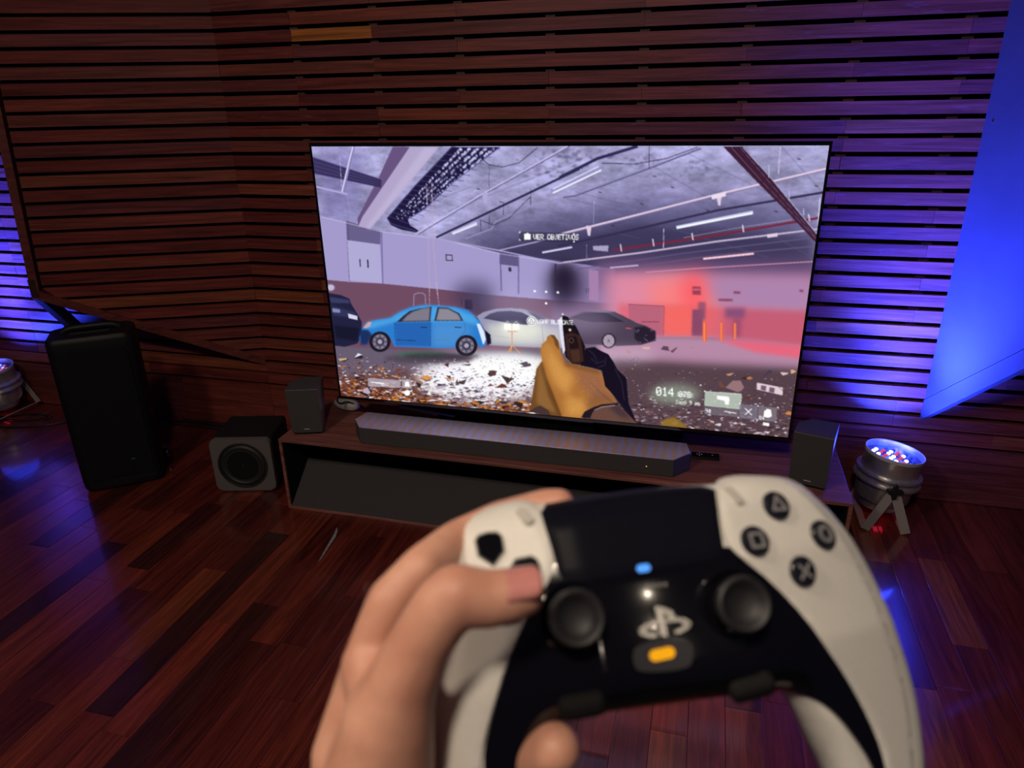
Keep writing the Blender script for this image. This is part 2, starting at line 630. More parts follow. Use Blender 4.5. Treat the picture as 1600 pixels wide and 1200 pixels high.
# ---- picture on the screen, painted on a fine vertex grid
def screen_picture():
    W, H = 1600, 900
    HI = np.array([[3.63706934, -2.96077604e-05, -196.995766], [0.179058446, -3.64703102, -545.421114], [0.0417447895, -0.0584313725, 158.180133]])
    HI = np.array(HI)
    Hm = np.array([[1, 0, 0], [0, 1, 0], [0, 0, 1.0]])
    px = [(487.3, 229.3), (1295.5, 227.2), (1231, 683), (533, 617.5)]
    dst = [(0, 0), (W, 0), (W, H), (0, H)]
    A = []
    for (x_, y_), (u_, v_) in zip(px, dst):
        A += [[x_, y_, 1, 0, 0, 0, -u_ * x_, -u_ * y_, -u_], [0, 0, 0, x_, y_, 1, -v_ * x_, -v_ * y_, -v_]]
    Hm = np.linalg.svd(np.array(A, float))[2][-1].reshape(3, 3)

    def cv(p):
        q = Hm @ np.array([p[0], p[1], 1.0])
        return q[:2] / q[2]
    img = np.zeros((H, W, 3), np.float32)
    rng = np.random.default_rng(3)
    YY, XX = np.mgrid[0:H, 0:W].astype(np.float32)

    def vnoise(cx_, cy_, seed, oct_=3):
        r = np.random.default_rng(seed)
        out = np.zeros((H, W), np.float32)
        amp, tot = 1.0, 0.0
        for o in range(oct_):
            gx, gy = max(2, int(W / cx_)) + 2, max(2, int(H / cy_)) + 2
            g = r.random((gy, gx)).astype(np.float32)
            xs = np.linspace(0, gx - 1.001, W)
            ys = np.linspace(0, gy - 1.001, H)
            x0, y0 = xs.astype(int), ys.astype(int)
            fx, fy = (xs - x0), (ys - y0)
            fx = fx * fx * (3 - 2 * fx)
            fy = fy * fy * (3 - 2 * fy)
            r0 = g[y0][:, x0] * (1 - fx) + g[y0][:, x0 + 1] * fx
            r1 = g[y0 + 1][:, x0] * (1 - fx) + g[y0 + 1][:, x0 + 1] * fx
            out += amp * (r0 * (1 - fy)[:, None] + r1 * fy[:, None])
            tot += amp
            amp *= 0.55
            cx_, cy_ = cx_ / 2, cy_ / 2
        return out / tot

    def blur1(a, s):
        k = int(3 * s) | 1
        t = np.arange(-k, k + 1)
        w = np.exp(-t * t / (2 * s * s))
        w /= w.sum()
        a = np.apply_along_axis(lambda m: np.convolve(m, w, 'same'), 0, a)
        return np.apply_along_axis(lambda m: np.convolve(m, w, 'same'), 1, a)

    def put(mask, x0, y0, col, alpha):
        h, w = mask.shape
        X0, Y0 = max(x0, 0), max(y0, 0)
        X1, Y1 = min(x0 + w, W), min(y0 + h, H)
        if X1 <= X0 or Y1 <= Y0:
            return
        m = (mask[Y0 - y0:Y1 - y0, X0 - x0:X1 - x0] * alpha)[..., None]
        c = np.array(col, np.float32) / 255
        if c.ndim == 3:
            c = c[Y0 - y0:Y1 - y0, X0 - x0:X1 - x0]
        img[Y0:Y1, X0:X1] = img[Y0:Y1, X0:X1] * (1 - m) + c * m

    def polyc(P, col, alpha=1.0, blur=0):
        P = np.array(P, float)
        pad = int(3 * blur) + 2
        x0, y0 = np.floor(P.min(0)).astype(int) - pad
        x1, y1 = np.ceil(P.max(0)).astype(int) + pad
        x0, y0 = max(x0, -200), max(y0, -200)
        x1, y1 = min(x1, W + 200), min(y1, H + 200)
        if x1 <= x0 or y1 <= y0:
            return
        gx = np.arange(x0, x1) + 0.5
        gy = np.arange(y0, y1) + 0.5
        GX, GY = np.meshgrid(gx, gy)
        ins = np.zeros(GX.shape, bool)
        n = len(P)
        for i in range(n):
            ax, ay = P[i]
            bx_, by_ = P[(i + 1) % n]
            if ay == by_:
                continue
            c = ((ay > GY) != (by_ > GY)) & (GX < (bx_ - ax) * (GY - ay) / (by_ - ay) + ax)
            ins ^= c
        m = ins.astype(np.float32)
        if blur:
            m = blur1(m, blur)
        put(m, x0, y0, col, alpha)

    def poly(pts, col, alpha=1.0, blur=0):
        polyc([cv(p) for p in pts], col, alpha, blur)

    def line(pts, wd, col, alpha=1.0, blur=0):
        """polyline in photo pixels, width in photo pixels"""
        Q = [cv(p) for p in pts]
        wd *= 1.0
        for a, b_ in zip(Q, Q[1:]):
            d = b_ - a
            l = np.hypot(*d) or 1
            n = np.array([-d[1], d[0]]) / l * wd
            e = d / l * wd * 0.3
            polyc([a + n - e, b_ + n + e, b_ - n + e, a - n - e], col, alpha, blur)

    def off(x0, y0, s):
        return lambda L: [(x0 + x_ / s, y0 + y_ / s) for x_, y_ in L]

    def ell(c, rx, ry, col, alpha=1.0, blur=0, n=28):
        poly([(c[0] + rx * math.cos(2 * math.pi * k / n), c[1] + ry * math.sin(2 * math.pi * k / n)) for k in range(n)], col, alpha, blur)

    FONT = {'A': '0E11111F111111', 'B': '1E11111E11111E', 'D': '1E11111111111E', 'E': '1F10101E10101F', 'I': '0E04040404040E', 'J': '0702020202120C', 'L': '1010101010101F',
            'N': '11191513111111', 'O': '0E11111111110E', 'R': '1E11111E141211', 'S': '0F10100E01011E', 'T': '1F040404040404', 'U': '1111111111110E', 'V': '11111111110A04',
            '0': '0E11131519110E', '1': '040C040404040E', '4': '02060A121F0202', '7': '1F010204080808', '8': '0E11110E11110E', '9': '0E11110F01020C', '$': '040F140E051E04',
            'a': '00000E010F110F', 'n': '00001619111111', 'g': '000F11110F010E', 'm': '00001A15151515', ' ': '00000000000000'}

    def text(s, p, h, col, alpha=1.0, slope=0.0, gap=1.2):
        """p: photo pixel of the top left, h: cap height in photo pixels"""
        ps = h / 7.0
        for i, ch in enumerate(s):
            bits = FONT.get(ch, FONT[' '])
            for r in range(7):
                row = int(bits[2 * r:2 * r + 2], 16)
                for c in range(5):
                    if row >> (4 - c) & 1:
                        x0 = p[0] + (i * (5 + gap) + c) * ps * 0.86
                        y0 = p[1] + r * ps + (x0 - p[0]) * slope
                        w_ = ps * 0.9
                        poly([(x0, y0), (x0 + w_, y0), (x0 + w_, y0 + ps * 1.05), (x0, y0 + ps * 1.05)], col, alpha)

    c3 = off(480, 210, 3.81)
    c4 = off(880, 210, 3.72)
    c5 = off(500, 440, 4.0)
    c6 = off(860, 440, 3.81)
    c8 = off(740, 430, 4.8)
    n1 = vnoise(220, 90, 1, 4)
    n2 = vnoise(40, 16, 2, 4)
    n3 = vnoise(9, 5, 4, 2)
    # ceiling
    base = np.array([172, 168, 214], np.float32) / 255
    img[:] = base * (0.62 + 0.62 * n1 + 0.36 * (n2 - 0.5) + 0.12 * (n3 - 0.5))[..., None]
    # darker towards the far end of the hall
    poly([(690, 372), (1000, 300), (1280, 320), (1275, 440), (900, 440), (800, 420)], (66, 60, 98), 0.75, 40)
    poly([(780, 385), (1000, 350), (1275, 372), (1270, 440), (900, 440), (800, 415)], (52, 46, 78), 0.75, 16)
    poly([(495, 235), (570, 235), (560, 350), (505, 345)], (120, 112, 178), 0.45, 22)
    # ceiling joints
    for a, b_ in [((1020, 260), (1300, 420)), ((1075, 240), (1290, 345)), ((900, 300), (1080, 345)), ((700, 330), (950, 232)), ((640, 330), (740, 290)), ((1220, 228), (1285, 300)),
                  ((960, 330), (1200, 402)), ((870, 345), (1000, 372)), ((885, 310), (1010, 340))]:
        line([a, b_], 1.2, (92, 88, 126), 0.5, 1.2)
    for a in [(905, 262), (935, 300), (1000, 318), (1020, 275), (1048, 292), (1103, 328), (1246, 248), (1273, 290), (745, 295), (780, 315), (1210, 330), (955, 352)]:
        line([a, (a[0] + 5, a[1] + 1)], 1.4, (40, 36, 60), 0.9)
    # broken patches of the ceiling
    for (x_, y_, rx, ry, al) in [(860, 262, 45, 16, .5), (900, 245, 60, 12, .45), (1080, 262, 36, 16, .3), (1010, 250, 30, 12, .25)]:
        for k in range(45):
            a = rng.normal(0, 0.5, 2)
            ell((x_ + a[0] * rx, y_ + a[1] * ry), rng.uniform(2, 6), rng.uniform(1, 3.5), (70, 66, 98) if k % 3 else (190, 188, 226), al * 0.7, 1.5, 10)
    # walls
    poly([(500, 337), (545, 348), (596, 362), (690, 373), (780, 395), (905, 412), (960, 420), (960, 560), (500, 560)], (164, 154, 204))
    poly([(500, 436), (545, 440), (600, 443), (690, 452), (760, 460), (860, 468), (960, 474), (960, 560), (500, 560)], (112, 76, 98))
    poly(c3([(240, 515), (436, 575), (436, 655), (240, 628)]), (104, 96, 138))
    poly(c3([(232, 515), (246, 515), (262, 870), (250, 870)]), (92, 82, 128), 0.8)
    poly(c3([(240, 630), (432, 655), (448, 885), (254, 868)]), (176, 170, 215))
    poly(c3([(436, 580), (448, 580), (455, 890), (446, 890)]), (116, 106, 160), 0.8)
    poly(c3([(1145, 705), (1255, 720), (1255, 785), (1145, 772)]), (98, 88, 132))
    poly(c3([(1145, 705), (1152, 705), (1160, 930), (1150, 930)]), (100, 88, 140), 0.9)
    poly(c3([(1255, 725), (1262, 725), (1262, 950), (1252, 950)]), (110, 98, 150), 0.9)
    poly([(862, 410), (960, 422), (962, 548), (862, 540)], (122, 98, 140), 0.6, 6)
    line([(503, 339), (545, 349), (596, 362), (690, 374), (780, 396), (870, 410)], 1.0, (206, 202, 240), 0.8)
    for r_ in ([(311, 740), (318, 740), (320, 788), (314, 788)], [(356, 745), (365, 745), (368, 792), (359, 792)]):
        poly(c3(r_), (38, 34, 58))
    poly(c3([(824, 712), (866, 715), (868, 754), (826, 752)]), (70, 62, 92))
    poly(c3([(830, 720), (860, 722), (862, 747), (832, 745)]), (164, 158, 200))
    poly(c3([(1198, 790), (1216, 792), (1216, 816), (1199, 814)]), (50, 46, 70))
    # soft shadow blobs painted on the walls of the picture
    ell((742, 462), 34, 22, (60, 50, 84), 0.75, 26)
    ell((752, 475), 18, 18, (50, 42, 70), 0.6, 14)
    ell((882, 446), 26, 34, (40, 32, 56), 0.95, 26)
    ell((880, 430), 16, 18, (30, 24, 44), 0.7, 16)
    # red haze, far right
    poly([(930, 400), (1290, 405), (1285, 450), (930, 450)], (104, 76, 118), 0.7, 16)
    poly([(940, 424), (1105, 427), (1280, 430), (1270, 552), (1020, 535), (945, 530)], (198, 132, 164), 0.95, 20)
    poly([(960, 428), (1060, 428), (1105, 440), (1105, 530), (960, 525)], (232, 140, 164), 0.75, 18)
    poly([(1010, 440), (1100, 430), (1130, 480), (1110, 530), (1030, 520)], (255, 128, 122), 0.8, 28)
    ell((1085, 455), 22, 34, (255, 70, 84), 0.55, 24)
    poly([(1105, 432), (1272, 436), (1266, 490), (1120, 480)], (168, 132, 176), 0.8, 18)
    poly([(965, 474), (1040, 476), (1105, 479), (1268, 487), (1258, 545), (1020, 532), (965, 520)], (220, 84, 96), 0.6, 10)
    poly([(1130, 484), (1268, 487), (1258, 545), (1130, 536)], (186, 84, 112), 0.55, 8)
    poly(c6([(462, 132), (678, 142), (672, 322), (560, 320), (470, 250)]), (184, 100, 124), 0.95)
    line(c6([(465, 134), (678, 144), (672, 322)]), 0.9, (120, 52, 76), 0.8)
    line(c6([(540, 238), (645, 238)]), 1.4, (120, 52, 76), 0.8)
    poly(c6([(678, 148), (840, 150), (835, 322), (672, 320)]), (255, 108, 92), 0.55, 6)
    poly(c6([(845, 165), (910, 165), (905, 325), (840, 322)]), (128, 70, 104), 0.9, 2)
    poly(c6([(878, 120), (925, 120), (922, 225), (878, 220)]), (140, 78, 108), 0.8, 3)
    poly(c6([(1040, 155), (1160, 155), (1155, 215), (1040, 212)]), (118, 74, 120), 0.75, 6)
    poly(c6([(1085, 215), (1140, 215), (1130, 340), (1090, 338)]), (120, 66, 104), 0.5, 6)
    for r_ in ([(845, 28), (895, 30), (895, 78), (845, 76)], [(1090, 55), (1130, 57), (1130, 72), (1090, 70)], [(1482, 46), (1506, 48), (1505, 62), (1482, 60)], [(1000, 100), (1085, 102), (1085, 116), (1000, 114)]):
        poly(c6(r_), (130, 54, 82), 0.8, 1.5)
    for k in range(5):
        poly(c6([(850 + 9 * k, 40), (856 + 9 * k, 40), (856 + 9 * k, 52), (850 + 9 * k, 52)]), (250, 120, 130), 0.8)
    poly([(920, 421), (935, 423), (935, 470), (920, 468)], (170, 130, 175), 0.9, 1)
    for x_ in (916, 920):
        line([(x_, 450), (x_, 457)], 0.9, (60, 44, 70))
    for cx_, y0_, y1_, w_ in ((918, 240, 358, 12), (1018, 240, 350, 9), (1099, 245, 342, 8)):
        poly(c6([(cx_ - w_, y0_), (cx_ + w_, y0_), (cx_ + w_, y1_), (cx_ - w_, y1_)]), (236, 104, 66))
        poly(c6([(cx_ - w_ * 0.6, y0_ + 4), (cx_ + w_ * 0.2, y0_ + 4), (cx_ + w_ * 0.2, y1_), (cx_ - w_ * 0.6, y1_)]), (255, 150, 92), 0.8)
    # floor
    fl = [(505, 560), (520, 540), (600, 545), (700, 550), (860, 545), (960, 535), (1030, 526), (1140, 528), (1260, 545), (1262, 700), (520, 640)]
    poly(fl, (104, 92, 112), 1.0, 2)
    poly([(930, 530), (1030, 525), (1140, 528), (1258, 541), (1256, 580), (1100, 575), (940, 560)], (186, 140, 170), 0.95, 8)
    poly([(1110, 527), (1258, 541), (1254, 560), (1180, 550)], (240, 96, 120), 0.85, 6)
    poly([(960, 560), (1258, 575), (1240, 700), (960, 680)], (84, 62, 70), 0.9, 14)
    poly([(520, 590), (700, 580), (860, 600), (860, 680), (525, 630)], (104, 60, 50), 0.95, 16)
    ell((755, 590), 105, 38, (250, 248, 255), 1.0, 22)
    ell((800, 575), 75, 22, (255, 255, 255), 0.9, 12)
    ell((670, 560), 70, 8, (80, 70, 84), 0.9, 6)
    ell((660, 553), 40, 5, (60, 110, 84), 0.7, 5)
    # posts stand in front of the floor
    for cx_, y0_, y1_, w_ in ((918, 240, 358, 12), (1018, 240, 350, 9), (1099, 245, 342, 8)):
        poly(c6([(cx_ - w_, y0_), (cx_ + w_, y0_), (cx_ + w_, y1_), (cx_ - w_, y1_)]), (232, 100, 64))
        poly(c6([(cx_ - w_ * 0.6, y0_ + 4), (cx_ + w_ * 0.2, y0_ + 4), (cx_ + w_ * 0.2, y1_), (cx_ - w_ * 0.6, y1_)]), (255, 150, 92), 0.8)
    # debris, small to large towards the viewer
    def shard(u_, v_, sz, col, al=1.0, fl_=0.52):
        n = rng.integers(4, 7)
        a0 = rng.random() * 6.28
        ang = np.sort(rng.random(n) * 6.28) + a0
        poly([(u_ + sz * math.cos(t) * rng.uniform(.6, 1.2), v_ + sz * fl_ * math.sin(t) * rng.uniform(.6, 1.2)) for t in ang], col, al)
    BR = [(120, 62, 34), (176, 104, 46), (90, 44, 36), (64, 34, 34), (206, 190, 210), (242, 240, 250), (150, 92, 70), (112, 92, 110), (216, 140, 66), (46, 26, 26)]
    WH = [(255, 255, 255), (96, 84, 100), (60, 48, 58), (140, 130, 150), (255, 252, 250), (116, 62, 60), (230, 226, 240)]
    DK = [(84, 62, 66), (60, 44, 50), (150, 118, 128), (116, 86, 90), (40, 28, 34), (176, 150, 166), (118, 74, 60), (70, 50, 56), (96, 72, 78), (230, 220, 232)]
    pts = []
    for k in range(7500):
        t = rng.random() ** 0.75
        u_ = rng.uniform(520, 1256)
        v_ = 553 + 145 * t * (0.60 + 0.45 * (u_ - 520) / 730)
        pts.append((v_ - (u_ - 520) * 0.09, u_, v_))
    pts.sort()
    for (d_, u_, v_) in pts:
        near = (v_ - (u_ - 520) * 0.088 - 545) / 80
        near = min(max(near, 0.05), 1.2)
        sz = (1.1 + 5.2 * near) * rng.uniform(0.4, 1.4) * (1.4 if rng.random() < 0.05 else 1.0)
        inw = ((u_ - 760) / 130) ** 2 + ((v_ - 590) / 40) ** 2 < 1
        if u_ < 930:
            pal = WH if inw else BR
            if not inw and near < 0.25 and rng.random() < 0.5:
                continue
        else:
            pal = DK
            if rng.random() < 0.25:
                continue
            if u_ > 1000 and v_ < 572 + (u_ - 1000) * 0.03:
                continue
            sz *= 0.85
        shard(u_, v_, sz, pal[rng.integers(len(pal))], 0.92, rng.uniform(0.18, 0.5))
    for (u_, v_, sz, col) in [(648, 600, 15, (150, 112, 100)), (690, 603, 13, (186, 168, 190)), (665, 592, 11, (222, 150, 84)), (720, 596, 12, (120, 66, 52)), (702, 590, 8, (214, 128, 54)), (770, 583, 10, (96, 60, 62)), (793, 590, 12, (110, 66, 58)),
                              (727, 567, 10, (128, 100, 110)), (700, 570, 7, (110, 60, 46)), (750, 608, 9, (196, 188, 212)), (775, 627, 9, (206, 134, 60)), (745, 628, 12, (190, 120, 50)), (660, 625, 8, (222, 146, 66)), (785, 606, 12, (108, 60, 44)),
                              (535, 560, 9, (214, 178, 130)), (573, 612, 11, (190, 170, 186)), (560, 557, 9, (232, 228, 250)), (820, 570, 10, (92, 80, 96)), (840, 592, 9, (118, 66, 50)), (815, 632, 15, (200, 134, 60))]:
        shard(u_, v_, sz, (30, 18, 20), 0.8)
        shard(u_, v_ - sz * 0.12, sz * 0.92, col, 1.0)
    # rubble far right
    for (u_, v_, sz, col) in [(1080, 545, 8, (180, 130, 110)), (1010, 543, 7, (214, 176, 160)), (982, 549, 6, (190, 116, 80)), (1140, 582, 9, (196, 150, 120)), (1165, 588, 10, (60, 40, 46)), (1172, 590, 8, (180, 120, 80)), (1198, 585, 14, (70, 58, 84)), (1200, 590, 10, (140, 100, 110)),
                              (1225, 583, 7, (220, 196, 190)), (1238, 580, 6, (214, 170, 130)), (1150, 602, 18, (150, 116, 120)), (1130, 600, 12, (110, 72, 60)), (1170, 622, 8, (90, 56, 44)), (1235, 645, 8, (206, 130, 70)), (1060, 548, 12, (110, 80, 96)), (1040, 544, 9, (96, 70, 84))]:
        shard(u_, v_, sz, col)
    poly(c6([(1230, 600), (1385, 630), (1380, 675), (1228, 640)]), (226, 206, 214))
    poly(c6([(1255, 615), (1285, 620), (1282, 650), (1252, 642)]), (120, 90, 110))
    poly(c6([(1305, 626), (1335, 632), (1332, 662), (1302, 655)]), (120, 90, 110))
    for a, b_ in [((1330, 600), (1420, 680)), ((470, 470), (520, 450)), ((1210, 640), (1300, 720))]:
        line(c6([a, b_]), 0.7, (60, 44, 50), 0.8)
    # beam and trays
    poly(c3([(510, 75), (612, 75), (330, 500), (305, 548), (300, 500), (430, 250)]), (104, 82, 128))
    poly(c3([(612, 75), (785, 75), (560, 345), (375, 562), (305, 548), (330, 490)]), (178, 164, 202), 1.0)
    poly(c3([(700, 75), (785, 75), (560, 345), (375, 562), (350, 556)]), (196, 184, 220), 0.7, 5)
    poly(c3([(36, 135), (445, 268), (440, 318), (45, 235)]), (62, 54, 100), 0.95)
    for k in range(4):
        line(c3([(40, 150 + 24 * k), (442, 276 + 12 * k)]), 0.8, (28, 22, 52), 0.9)
    line(c3([(40, 136), (445, 268)]), 0.8, (120, 112, 170), 0.9)
    tray = [(862, 75), (1150, 75), (870, 285), (700, 440), (600, 505), (612, 540), (665, 572), (650, 584), (560, 567), (500, 540), (475, 500), (640, 310)]
    poly(c3(tray), (30, 24, 58))
    for k in range(330):
        t = rng.random() ** 1.3
        a = np.array([885 + 240 * (rng.integers(0, 5) + 0.35 + 0.3 * rng.random()) / 5, 85])
        b_ = np.array([505 + (612 - 505) * (a[0] - 880) / 240, 500])
        q = a * (1 - t) + b_ * t
        s_ = 1 - 0.55 * t
        poly(c3([(q[0], q[1]), (q[0] + 9 * s_, q[1] - 9 * s_), (q[0] + 16 * s_, q[1] + 2 * s_), (q[0] + 7 * s_, q[1] + 11 * s_)]), (206, 206, 250), rng.uniform(.4, 1))
    for t in np.linspace(0.0, 0.97, 15) ** 0.85:
        a = (862 + (478 - 862) * t, 75 + (498 - 75) * t)
        b_ = (1150 + (620 - 1150) * t, 75 + (500 - 75) * t)
        line(c3([a, (b_[0], b_[1] + 14 + 40 * t)]), 0.9, (74, 66, 124), 0.95)
    line(c3([(862, 75), (640, 310), (478, 498), (500, 530), (560, 550), (650, 575)]), 1.8, (64, 56, 108))
    line(c3([(1150, 75), (870, 285), (700, 445), (600, 505)]), 1.5, (96, 90, 152))
    line(c3([(1010, 80), (560, 520)]), 0.7, (64, 58, 110), 0.8)
    # pipes, light fittings
    line(c3([(278, 75), (262, 130), (212, 350)]), 5.4, (132, 124, 178))
    line(c3([(274, 75), (256, 140), (208, 345)]), 2.6, (214, 208, 245))
    line(c3([(55, 312), (240, 356)]), 3.2, (176, 168, 220))
    line(c3([(196, 130), (206, 310)]), 0.8, (190, 186, 226))
    line(c3([(240, 370), (262, 500)]), 0.6, (190, 180, 214), 0.7)
    line(c3([(1560, 70), (1060, 350), (650, 598)]), 3.0, (96, 88, 138))
    line(c3([(1552, 70), (1055, 348), (645, 596)]), 1.8, (206, 200, 240))
    line(c3([(640, 596), (1140, 690), (1500, 766), (1600, 755)]), 2.0, (172, 164, 212))
    line(c3([(1140, 690), (1360, 640), (1600, 575)]), 1.8, (176, 170, 216))
    line(c3([(1083, 180), (1083, 330)]), 0.6, (60, 54, 90))
    line(c3([(660, 470), (664, 590)]), 0.8, (180, 174, 220))
    poly(c3([(1040, 345), (1075, 345), (1072, 410), (1050, 412)]), (176, 170, 212))
    line(c3([(1620, 205), (770, 612)]), 3.6, (44, 38, 76))
    line(c4([(-20, 250), (200, 140), (430, 70)]), 4.6, (46, 42, 84))
    line(c3([(945, 620), (1100, 560), (1120, 520), (1160, 500), (1400, 400), (1620, 365)]), 1.9, (150, 144, 190))
    line(c4([(0, 365), (70, 355), (500, 195), (800, 80)]), 2.2, (120, 116, 164))
    line(c4([(0, 368), (70, 359), (500, 200), (800, 84)]), 0.8, (60, 54, 90))
    line(c3([(1010, 120), (1080, 180), (1160, 195), (1260, 170), (1370, 80)]), 1.1, (34, 28, 50))
    line(c3([(1030, 510), (1110, 540), (1200, 500), (1330, 370)]), 0.9, (34, 28, 56))
    line(c4([(225, 168), (420, 172), (600, 140), (780, 75)]), 1.2, (38, 32, 58))
    for a in [(1168, 400, 480), (1084, 480, 560), (1330, 320, 420), (1032, 515, 575)]:
        line(c3([(a[0], a[1]), (a[0], a[2])]), 0.8, (40, 34, 66))
    line(c4([(500, 70), (498, 195)]), 1.0, (36, 30, 56))
    line(c4([(-70, 330), (215, 200)]), 4.8, (150, 148, 204))
    line(c4([(-60, 318), (205, 186)]), 1.4, (232, 232, 255))
    line(c4([(-60, 340), (220, 208)]), 2.0, (255, 255, 255))
    line(c3([(865, 588), (1008, 528)]), 4.4, (206, 204, 244))
    line(c3([(868, 592), (1008, 536)]), 1.5, (255, 255, 255))
    line(c3([(1400, 702), (1575, 670)]), 2.8, (196, 192, 232))
    line(c3([(1400, 704), (1575, 673)]), 1.0, (240, 238, 255))
    line(c4([(-30, 648), (400, 555), (900, 440), (1520, 335)]), 3.4, (52, 46, 80))
    line(c4([(-10, 580), (440, 468), (870, 358), (1530, 202)]), 3.6, (132, 116, 158))
    line(c4([(-10, 576), (440, 464), (870, 354), (1530, 198)]), 2.5, (228, 208, 232))
    for p in [(905, 385), (148, 560)]:
        poly(c4([(p[0] - 16, p[1] - 30), (p[0] + 16, p[1] - 30), (p[0] + 8, p[1] + 28), (p[0] - 4, p[1] + 28)]), (222, 204, 226))
    poly(c4([(862, 352), (945, 330), (945, 358), (864, 378)]), (236, 220, 240))
    line(c4([(1262, 70), (1250, 230)]), 1.2, (206, 196, 230))
    line(c4([(180, 385), (176, 520)]), 0.8, (186, 180, 220))
    line(c4([(660, 540), (1100, 452)]), 4.8, (196, 206, 246))
    line(c4([(662, 542), (1098, 458)]), 2.6, (255, 255, 255))
    line(c4([(290, 672), (800, 600), (1490, 484)]), 3.4, (118, 40, 62))
    line(c4([(700, 600), (1000, 545), (1330, 494)]), 0.7, (200, 180, 200), 0.8)
    for p in [(336, 660), (524, 630), (752, 595), (1046, 548), (1430, 485)]:
        line(c4([(p[0] - 4, p[1] - 22), (p[0] + 2, p[1] + 18)]), 1.5, (232, 224, 246))
    line(c4([(0, 745), (440, 690), (900, 622), (1480, 552)]), 2.4, (150, 134, 168))
    line(c4([(0, 742), (440, 687), (900, 619), (1480, 549)]), 1.5, (220, 202, 226))
    poly(c4([(1185, 580), (1245, 572), (1245, 592), (1186, 600)]), (224, 206, 228))
    line(c4([(584, 548), (582, 660)]), 0.8, (210, 200, 230))
    line(c4([(136, 640), (136, 735)]), 0.7, (150, 144, 190))
    line(c4([(60, 785), (700, 690), (1450, 600)]), 1.6, (98, 88, 128), 0.9)
    line(c4([(400, 770), (900, 700), (1450, 650)]), 2.0, (108, 88, 122), 0.8)
    line(c4([(815, 722), (1105, 692)]), 2.8, (255, 206, 222))
    line(c4([(272, 774), (435, 760)]), 2.2, (196, 180, 216))
    line(c4([(480, 800), (800, 776), (1450, 738)]), 1.4, (216, 150, 176), 0.9)
    poly(c4([(172, 648), (262, 645), (260, 680), (175, 672)]), (170, 160, 196))
    poly(c4([(928, 70), (1045, 70), (1200, 240), (1490, 600), (1465, 625), (1300, 450), (1110, 260)]), (58, 28, 52))
    for k in range(4):
        line(c4([(950 + 26 * k, 75), (1125 + 20 * k, 262), (1470 - 2 * k, 612 - 8 * k)]), 0.6, (150, 128, 160) if k % 2 else (92, 44, 66), 0.7)
    line(c4([(1045, 75), (1205, 250), (1485, 590)]), 1.2, (176, 170, 208))
    for p in [(1195, 180, 250), (1313, 330, 380), (1397, 430, 470)]:
        line(c4([(p[0], p[1]), (p[0], p[2])]), 1.2, (186, 190, 226))
    line(c4([(1492, 370), (1480, 560)]), 1.4, (214, 208, 236))
    line(c3([(1478, 770), (1478, 950)]), 1.8, (46, 40, 62))
    # ropes
    line(c3([(711, 300), (722, 640), (728, 960)]), 0.9, (196, 168, 186))
    line(c3([(742, 290), (750, 640), (778, 960)]), 0.9, (196, 168, 186))
    line([(671, 440), (671, 495)], 0.7, (206, 176, 190))
    line([(681, 440), (688, 492)], 0.7, (206, 176, 190))
    # wall fittings behind the cars
    line(c5([(585, 150), (588, 80), (610, 70), (645, 72), (658, 85), (660, 150)]), 1.6, (150, 140, 180), 0.9)
    poly(c5([(905, 112), (950, 112), (955, 175), (905, 170)]), (48, 40, 70), 0.9, 1)
    # black car at the left edge
    poly(c5([(55, 70), (130, 82), (185, 105), (195, 135), (235, 200), (262, 250), (262, 330), (235, 385), (160, 405), (95, 400)]), (34, 34, 64))
    poly(c5([(60, 95), (180, 112), (190, 135), (70, 130)]), (60, 64, 104), 0.9, 2)
    poly(c5([(75, 150), (220, 190), (240, 230), (85, 210)]), (52, 54, 94), 0.9, 3)
    poly(c5([(176, 198), (234, 214), (234, 238), (180, 226)]), (214, 212, 238))
    poly(c5([(78, 165), (125, 172), (128, 192), (80, 190)]), (150, 160, 206), 0.8, 1)
    poly(c5([(90, 270), (250, 290), (230, 370), (100, 350)]), (20, 20, 40), 0.8, 4)
    ell((517, 449), 6, 5, (190, 186, 222), 1, 2)
    # silver saloon
    poly(c5([(980, 215), (1020, 190), (1100, 168), (1190, 163), (1270, 170), (1330, 190), (1400, 225), (1470, 240), (1530, 270), (1530, 412), (1400, 412), (1060, 395), (1030, 300)]), (150, 148, 176))
    poly(c5([(1040, 260), (1300, 270), (1500, 285), (1520, 405), (1070, 388)]), (205, 206, 204), 0.85, 10)
    ell((815, 512), 36, 20, (240, 242, 226), 0.8, 18)
    poly(c5([(1020, 228), (1060, 200), (1110, 185), (1190, 181), (1260, 190), (1310, 215), (1345, 250), (1300, 268), (1200, 262)]), (70, 66, 94))
    poly(c5([(1290, 180), (1340, 195), (1420, 235), (1370, 245)]), (86, 84, 116), 0.9, 2)
    line(c5([(1385, 275), (1400, 400)]), 0.6, (126, 124, 146), 0.8)
    line(c5([(1050, 330), (1180, 350)]), 0.5, (150, 150, 150), 0.7)
    poly(c5([(1030, 300), (1065, 330), (1070, 385), (1045, 395)]), (26, 22, 40))
    # dark saloon
    poly(c6([(60, 250), (110, 210), (190, 178), (290, 168), (380, 178), (430, 200), (515, 245), (570, 262), (625, 292), (628, 350), (540, 376), (400, 382), (200, 370), (60, 340)]), (78, 64, 84))
    poly(c6([(110, 215), (200, 186), (330, 182), (440, 238), (250, 240)]), (44, 36, 54))
    poly(c6([(190, 172), (300, 166), (400, 178), (330, 184)]), (128, 112, 136), 0.9, 1)
    poly(c6([(500, 270), (560, 265), (625, 295), (625, 345), (540, 370), (500, 340)]), (38, 30, 46), 0.95, 2)
    ell((951, 532), 11.5, 12, (48, 38, 52))
    ell((951, 532), 8.5, 9.5, (176, 160, 178))
